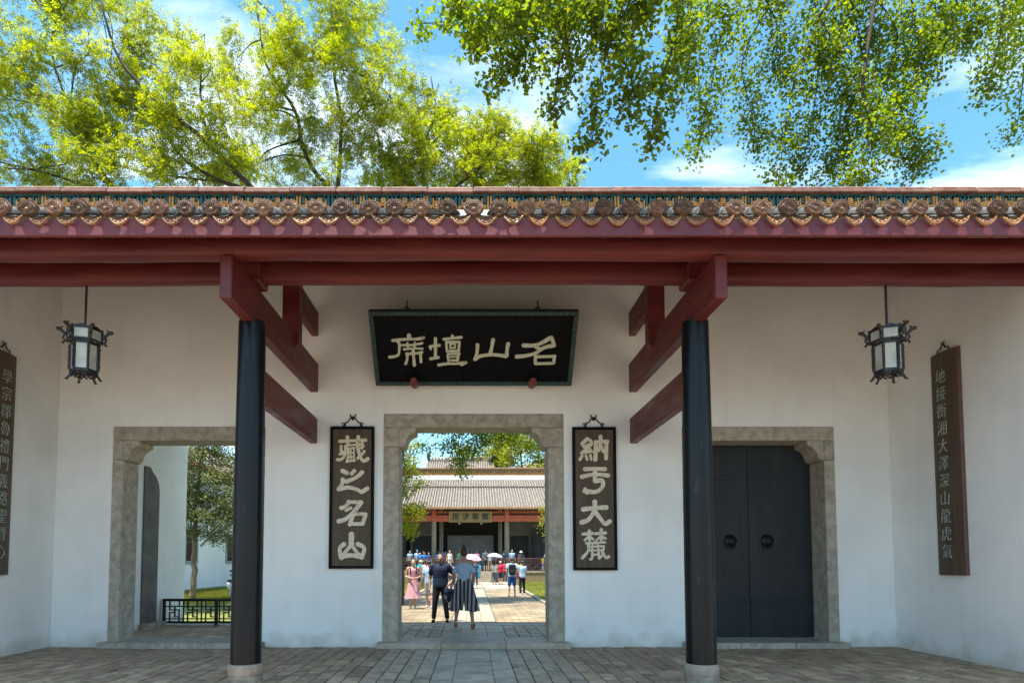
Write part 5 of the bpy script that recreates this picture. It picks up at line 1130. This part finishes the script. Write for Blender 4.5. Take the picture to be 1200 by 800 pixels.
# on the steps and terrace
TZ = .80
def terr(u, Y, h, rz, label, z=TZ, **k): person((u - CX) * (Y + CAM_D) / F_PX, Y, z, R(rz), h, label, group='visitors on the hall terrace', **k)
terr(569, 39.3, 1.74, 180, 'man in grey tee and dark shorts standing at the top of the hall steps', top=(.09, .10, .12), bottom=(.03, .035, .05), low='shorts')
terr(574, 39.9, 1.66, 180, 'visitor in light shirt and khaki trousers at the top of the steps', top=(.45, .50, .56), bottom=(.36, .29, .19))
terr(578.5, 40.2, 1.70, 170, 'visitor in blue tee above the white umbrella', top=(.08, .22, .48), bottom=(.05, .05, .06))
terr(585, 40.3, 1.62, 190, 'dark haired visitor in plum top beside the right hall column', top=(.12, .04, .06), bottom=(.04, .04, .05), hair='bob')
terr(590.5, 39.6, 1.64, 180, 'visitor in navy top right of the right hall column foot', top=(.02, .04, .08), bottom=(.03, .03, .04))
terr(600, 39.7, 1.74, 10, 'man in light blue shirt facing the courtyard on the right terrace', top=(.30, .46, .64), bottom=(.06, .07, .10))
terr(605, 40.2, 1.62, 160, 'dark haired visitor in maroon between two people on the right terrace', top=(.16, .04, .05), bottom=(.05, .05, .06), hair='bob')
terr(610.5, 39.7, 1.62, 180, 'visitor in white sun hat and dark patterned top on the right terrace', top=(.05, .07, .09), bottom=(.05, .05, .07), hat=('brim', (.7, .68, .64)))
terr(637, 39.7, 1.25, 180, 'child in yellow tee and pale jeans at the right terrace railing', top=(.60, .48, .03), bottom=(.36, .46, .60))
terr(641.5, 39.8, 1.66, 170, 'visitor in pale shirt beside the right door jamb', top=(.55, .55, .60), bottom=(.12, .13, .2))
terr(558.5, 39.6, 1.64, 180, 'visitor in bright pink tee near the middle of the terrace', top=(.55, .14, .32), bottom=(.06, .06, .08))
terr(551, 40.0, 1.66, 180, 'visitor in mauve top right of the head of the striped woman', top=(.32, .20, .36), bottom=(.06, .06, .08), hair='bob')
terr(538, 39.9, 1.64, 180, 'visitor in green shirt left of the head of the striped woman', top=(.06, .16, .10), bottom=(.05, .05, .05))
terr(527, 39.5, 1.68, 5, 'auburn haired woman in white tank top on the left terrace', top=WHITE, bottom=(.3, .3, .3), kind='tank', hair='long', hmat=HAIRG)
terr(522, 40.1, 1.60, 0, 'visitor in orange brown shirt above the burly man', top=(.35, .16, .05), bottom=(.05, .05, .06))
terr(518.5, 40.0, 1.72, 170, 'visitor in dark blue cap above the burly man', top=(.10, .14, .24), bottom=(.05, .05, .06), hat=('cap', (.04, .07, .16)))
terr(514.2, 39.7, 1.58, 180, 'visitor in cobalt blue shirt right of the left hall column', top=(.02, .12, .38), bottom=(.04, .04, .05))
terr(502.5, 39.8, 1.52, 0, 'child in dark blue shirt left of the left hall column', top=(.03, .08, .2), bottom=(.05, .05, .05))
terr(497.2, 39.5, 1.54, 10, 'tanned visitor in bright blue shirt on the left terrace', top=(.03, .18, .50), bottom=(.05, .05, .06), skin=SKIN2)
terr(495.8, 40.3, 1.68, 0, 'visitor in brown shirt at the back of the left terrace', top=(.16, .10, .06), bottom=(.05, .05, .06))
terr(489, 39.6, 1.70, 15, 'visitor in blue cap and light blue shirt on the left terrace', top=(.32, .46, .60), bottom=(.08, .08, .1), hat=('cap', (.06, .25, .55)))
terr(492.5, 39.4, 1.50, -10, 'child in royal blue jacket leaning at the left terrace railing', top=(.02, .16, .48), bottom=(.05, .05, .05))
terr(480.5, 39.6, 1.66, 5, 'visitor in grey blue shirt at the left end of the terrace railing', top=(.26, .36, .42), bottom=(.04, .05, .08))

def umbrella(x, y, z, label, c1, c2, tilt=(0, 0)):
    t = thing('umbrella', label, 'umbrella', (x, y, z)); t.rotation_euler = (tilt[0], tilt[1], 0); R0 = .54
    cm = [cloth(c1, 'canopy'), cloth(c2, 'canopy')]
    for k in range(8):
        a0, a1 = k * math.pi / 4, (k + 1) * math.pi / 4; m = MB(); rows = 5; vs = []
        for i in range(rows + 1):
            q = i / rows; r = R0 * math.sin(q * 1.15) / math.sin(1.15); zz_ = .92 + .24 * (math.cos(q * 1.15) - math.cos(1.15)) / (1 - math.cos(1.15))
            for j in range(4): f = j / 3; a = a0 + (a1 - a0) * f; sg = 1 - .05 * q * math.sin(math.pi * f); vs.append((r * sg * math.cos(a), r * sg * math.sin(a), zz_))
        m.add(vs, [(i * 4 + j, i * 4 + j + 1, (i + 1) * 4 + j + 1, (i + 1) * 4 + j) for i in range(rows) for j in range(3)]); m.build('canopy_panel', cm[k % 2], t, 'all')
        MB().tube([(0, 0, 1.13), (R0 * math.cos(a0), R0 * math.sin(a0), .915)], .005, 4).build('rib', M_IRON, t)
    MB().tube([(0, 0, .05), (0, 0, 1.20)], .009, 6).build('shaft', M_IRON, t); MB().tube(catmull([(0, 0, .08), (0, 0, .0), (.03, 0, -.04), (.06, 0, .0)], 4), .013, 6).build('handle', M_IRON, t)
ux, uy, _z = foot(579, 684.5); umbrella(ux - .02, uy - .12, 1.0, 'white and blue umbrella over the woman in the white blouse', (.70, .72, .76), (.40, .50, .72), (0, .08))
ux, uy, _z = foot(551, 689); umbrella(ux + .0, uy - .05, .88, 'pale pink parasol behind the striped woman', (.60, .26, .42), (.66, .40, .52), (.25, .15))
bx_, by_, _z = foot(600, 698.5)
bk = thing('backpack', 'black backpack on the man in blue shorts', 'backpack', (bx_, by_ - .21, .98))
m = MB(); m.cbox(-.16, .16, -.11, .08, .0, .48, .05).build('body', cloth((.012, .013, .016)), bk); MB().cbox(-.12, .12, -.155, -.112, .03, .22, .02).build('pocket', cloth((.018, .019, .022)), bk)
MB().tube(catmull([(-.05, .02, .47), (0, .02, .53), (.05, .02, .47)], 4), .010, 5).build('handle', cloth((.012, .013, .016)), bk)
for s in (-1, 1): MB().tube(catmull([(s * .11, .06, .44), (s * .12, .18, .50), (s * .13, .32, .36), (s * .12, .16, .04)], 4), .018, 5).build('strap', cloth((.012, .013, .016)), bk)

# ------------------------------------------------------------------ scooter in the left court
sx, sy = -10.05, 15.0
sc0 = thing('motor_scooter', 'white motor scooter parked beyond the left doorway behind the column', 'scooter', (sx, sy, 0), R(35))
M_SWH = M('scooter_white', (.62, .64, .66), (.70, .72, .74), scale=3, rough=.25, coat=.5); M_RUB = M('rubber', (.012, .012, .012), (.02, .02, .02), scale=9, rough=.8)
for yy in (-.62, .62):
    w_ = MB().tube([(0, yy + .20 * math.cos(a), .24 + .20 * math.sin(a)) for a in np.linspace(0, 2 * math.pi, 25)], .045, 8, False).build('tyre', M_RUB, sc0, True)
    MB().lathe([(.15, -.03), (.16, 0), (.15, .03)], (0, yy, .24), 16, 'x').build('rim', M_SWH, w_, True)
m = MB(); m.ell((0, .50, .55), (.17, .42, .20), 14, 8).ell((0, .86, .60), (.10, .14, .10), 10, 6).cap((0, .1, .32), (0, -.35, .32), .13, .12).ell((0, -.58, .62), (.16, .13, .36), 14, 8).ell((0, -.62, .46), (.08, .22, .08), 10, 6); skinned(m, 'fairing', M_SWH, sc0, .02, 3)
MB().cbox(-.13, .13, .12, .80, .72, .82, .04).build('seat', M_RUB, sc0)
MB().tube([(-.33, -.38, 1.02), (-.10, -.47, 1.0), (.10, -.47, 1.0), (.33, -.38, 1.02)], .018, 6).tube([(0, -.60, .30), (0, -.48, 1.0)], .03, 6).build('handlebar', M_IRON, sc0)
MB().ell((0, -.56, .98), (.13, .09, .10), 12, 7).build('headlight', M_RUB, sc0, True)
MB().ell((0, .98, .62), (.09, .03, .05), 10, 6).build('tail_light', M('red_lens', (.35, .01, .01), rough=.2), sc0, True)
for s in (-1, 1): MB().tube([(s * .24, -.42, 1.03), (s * .27, -.46, 1.16)], .007, 5).ell((s * .28, -.46, 1.20), (.06, .015, .04), 10, 6).build('mirror', M_RUB, sc0, True)
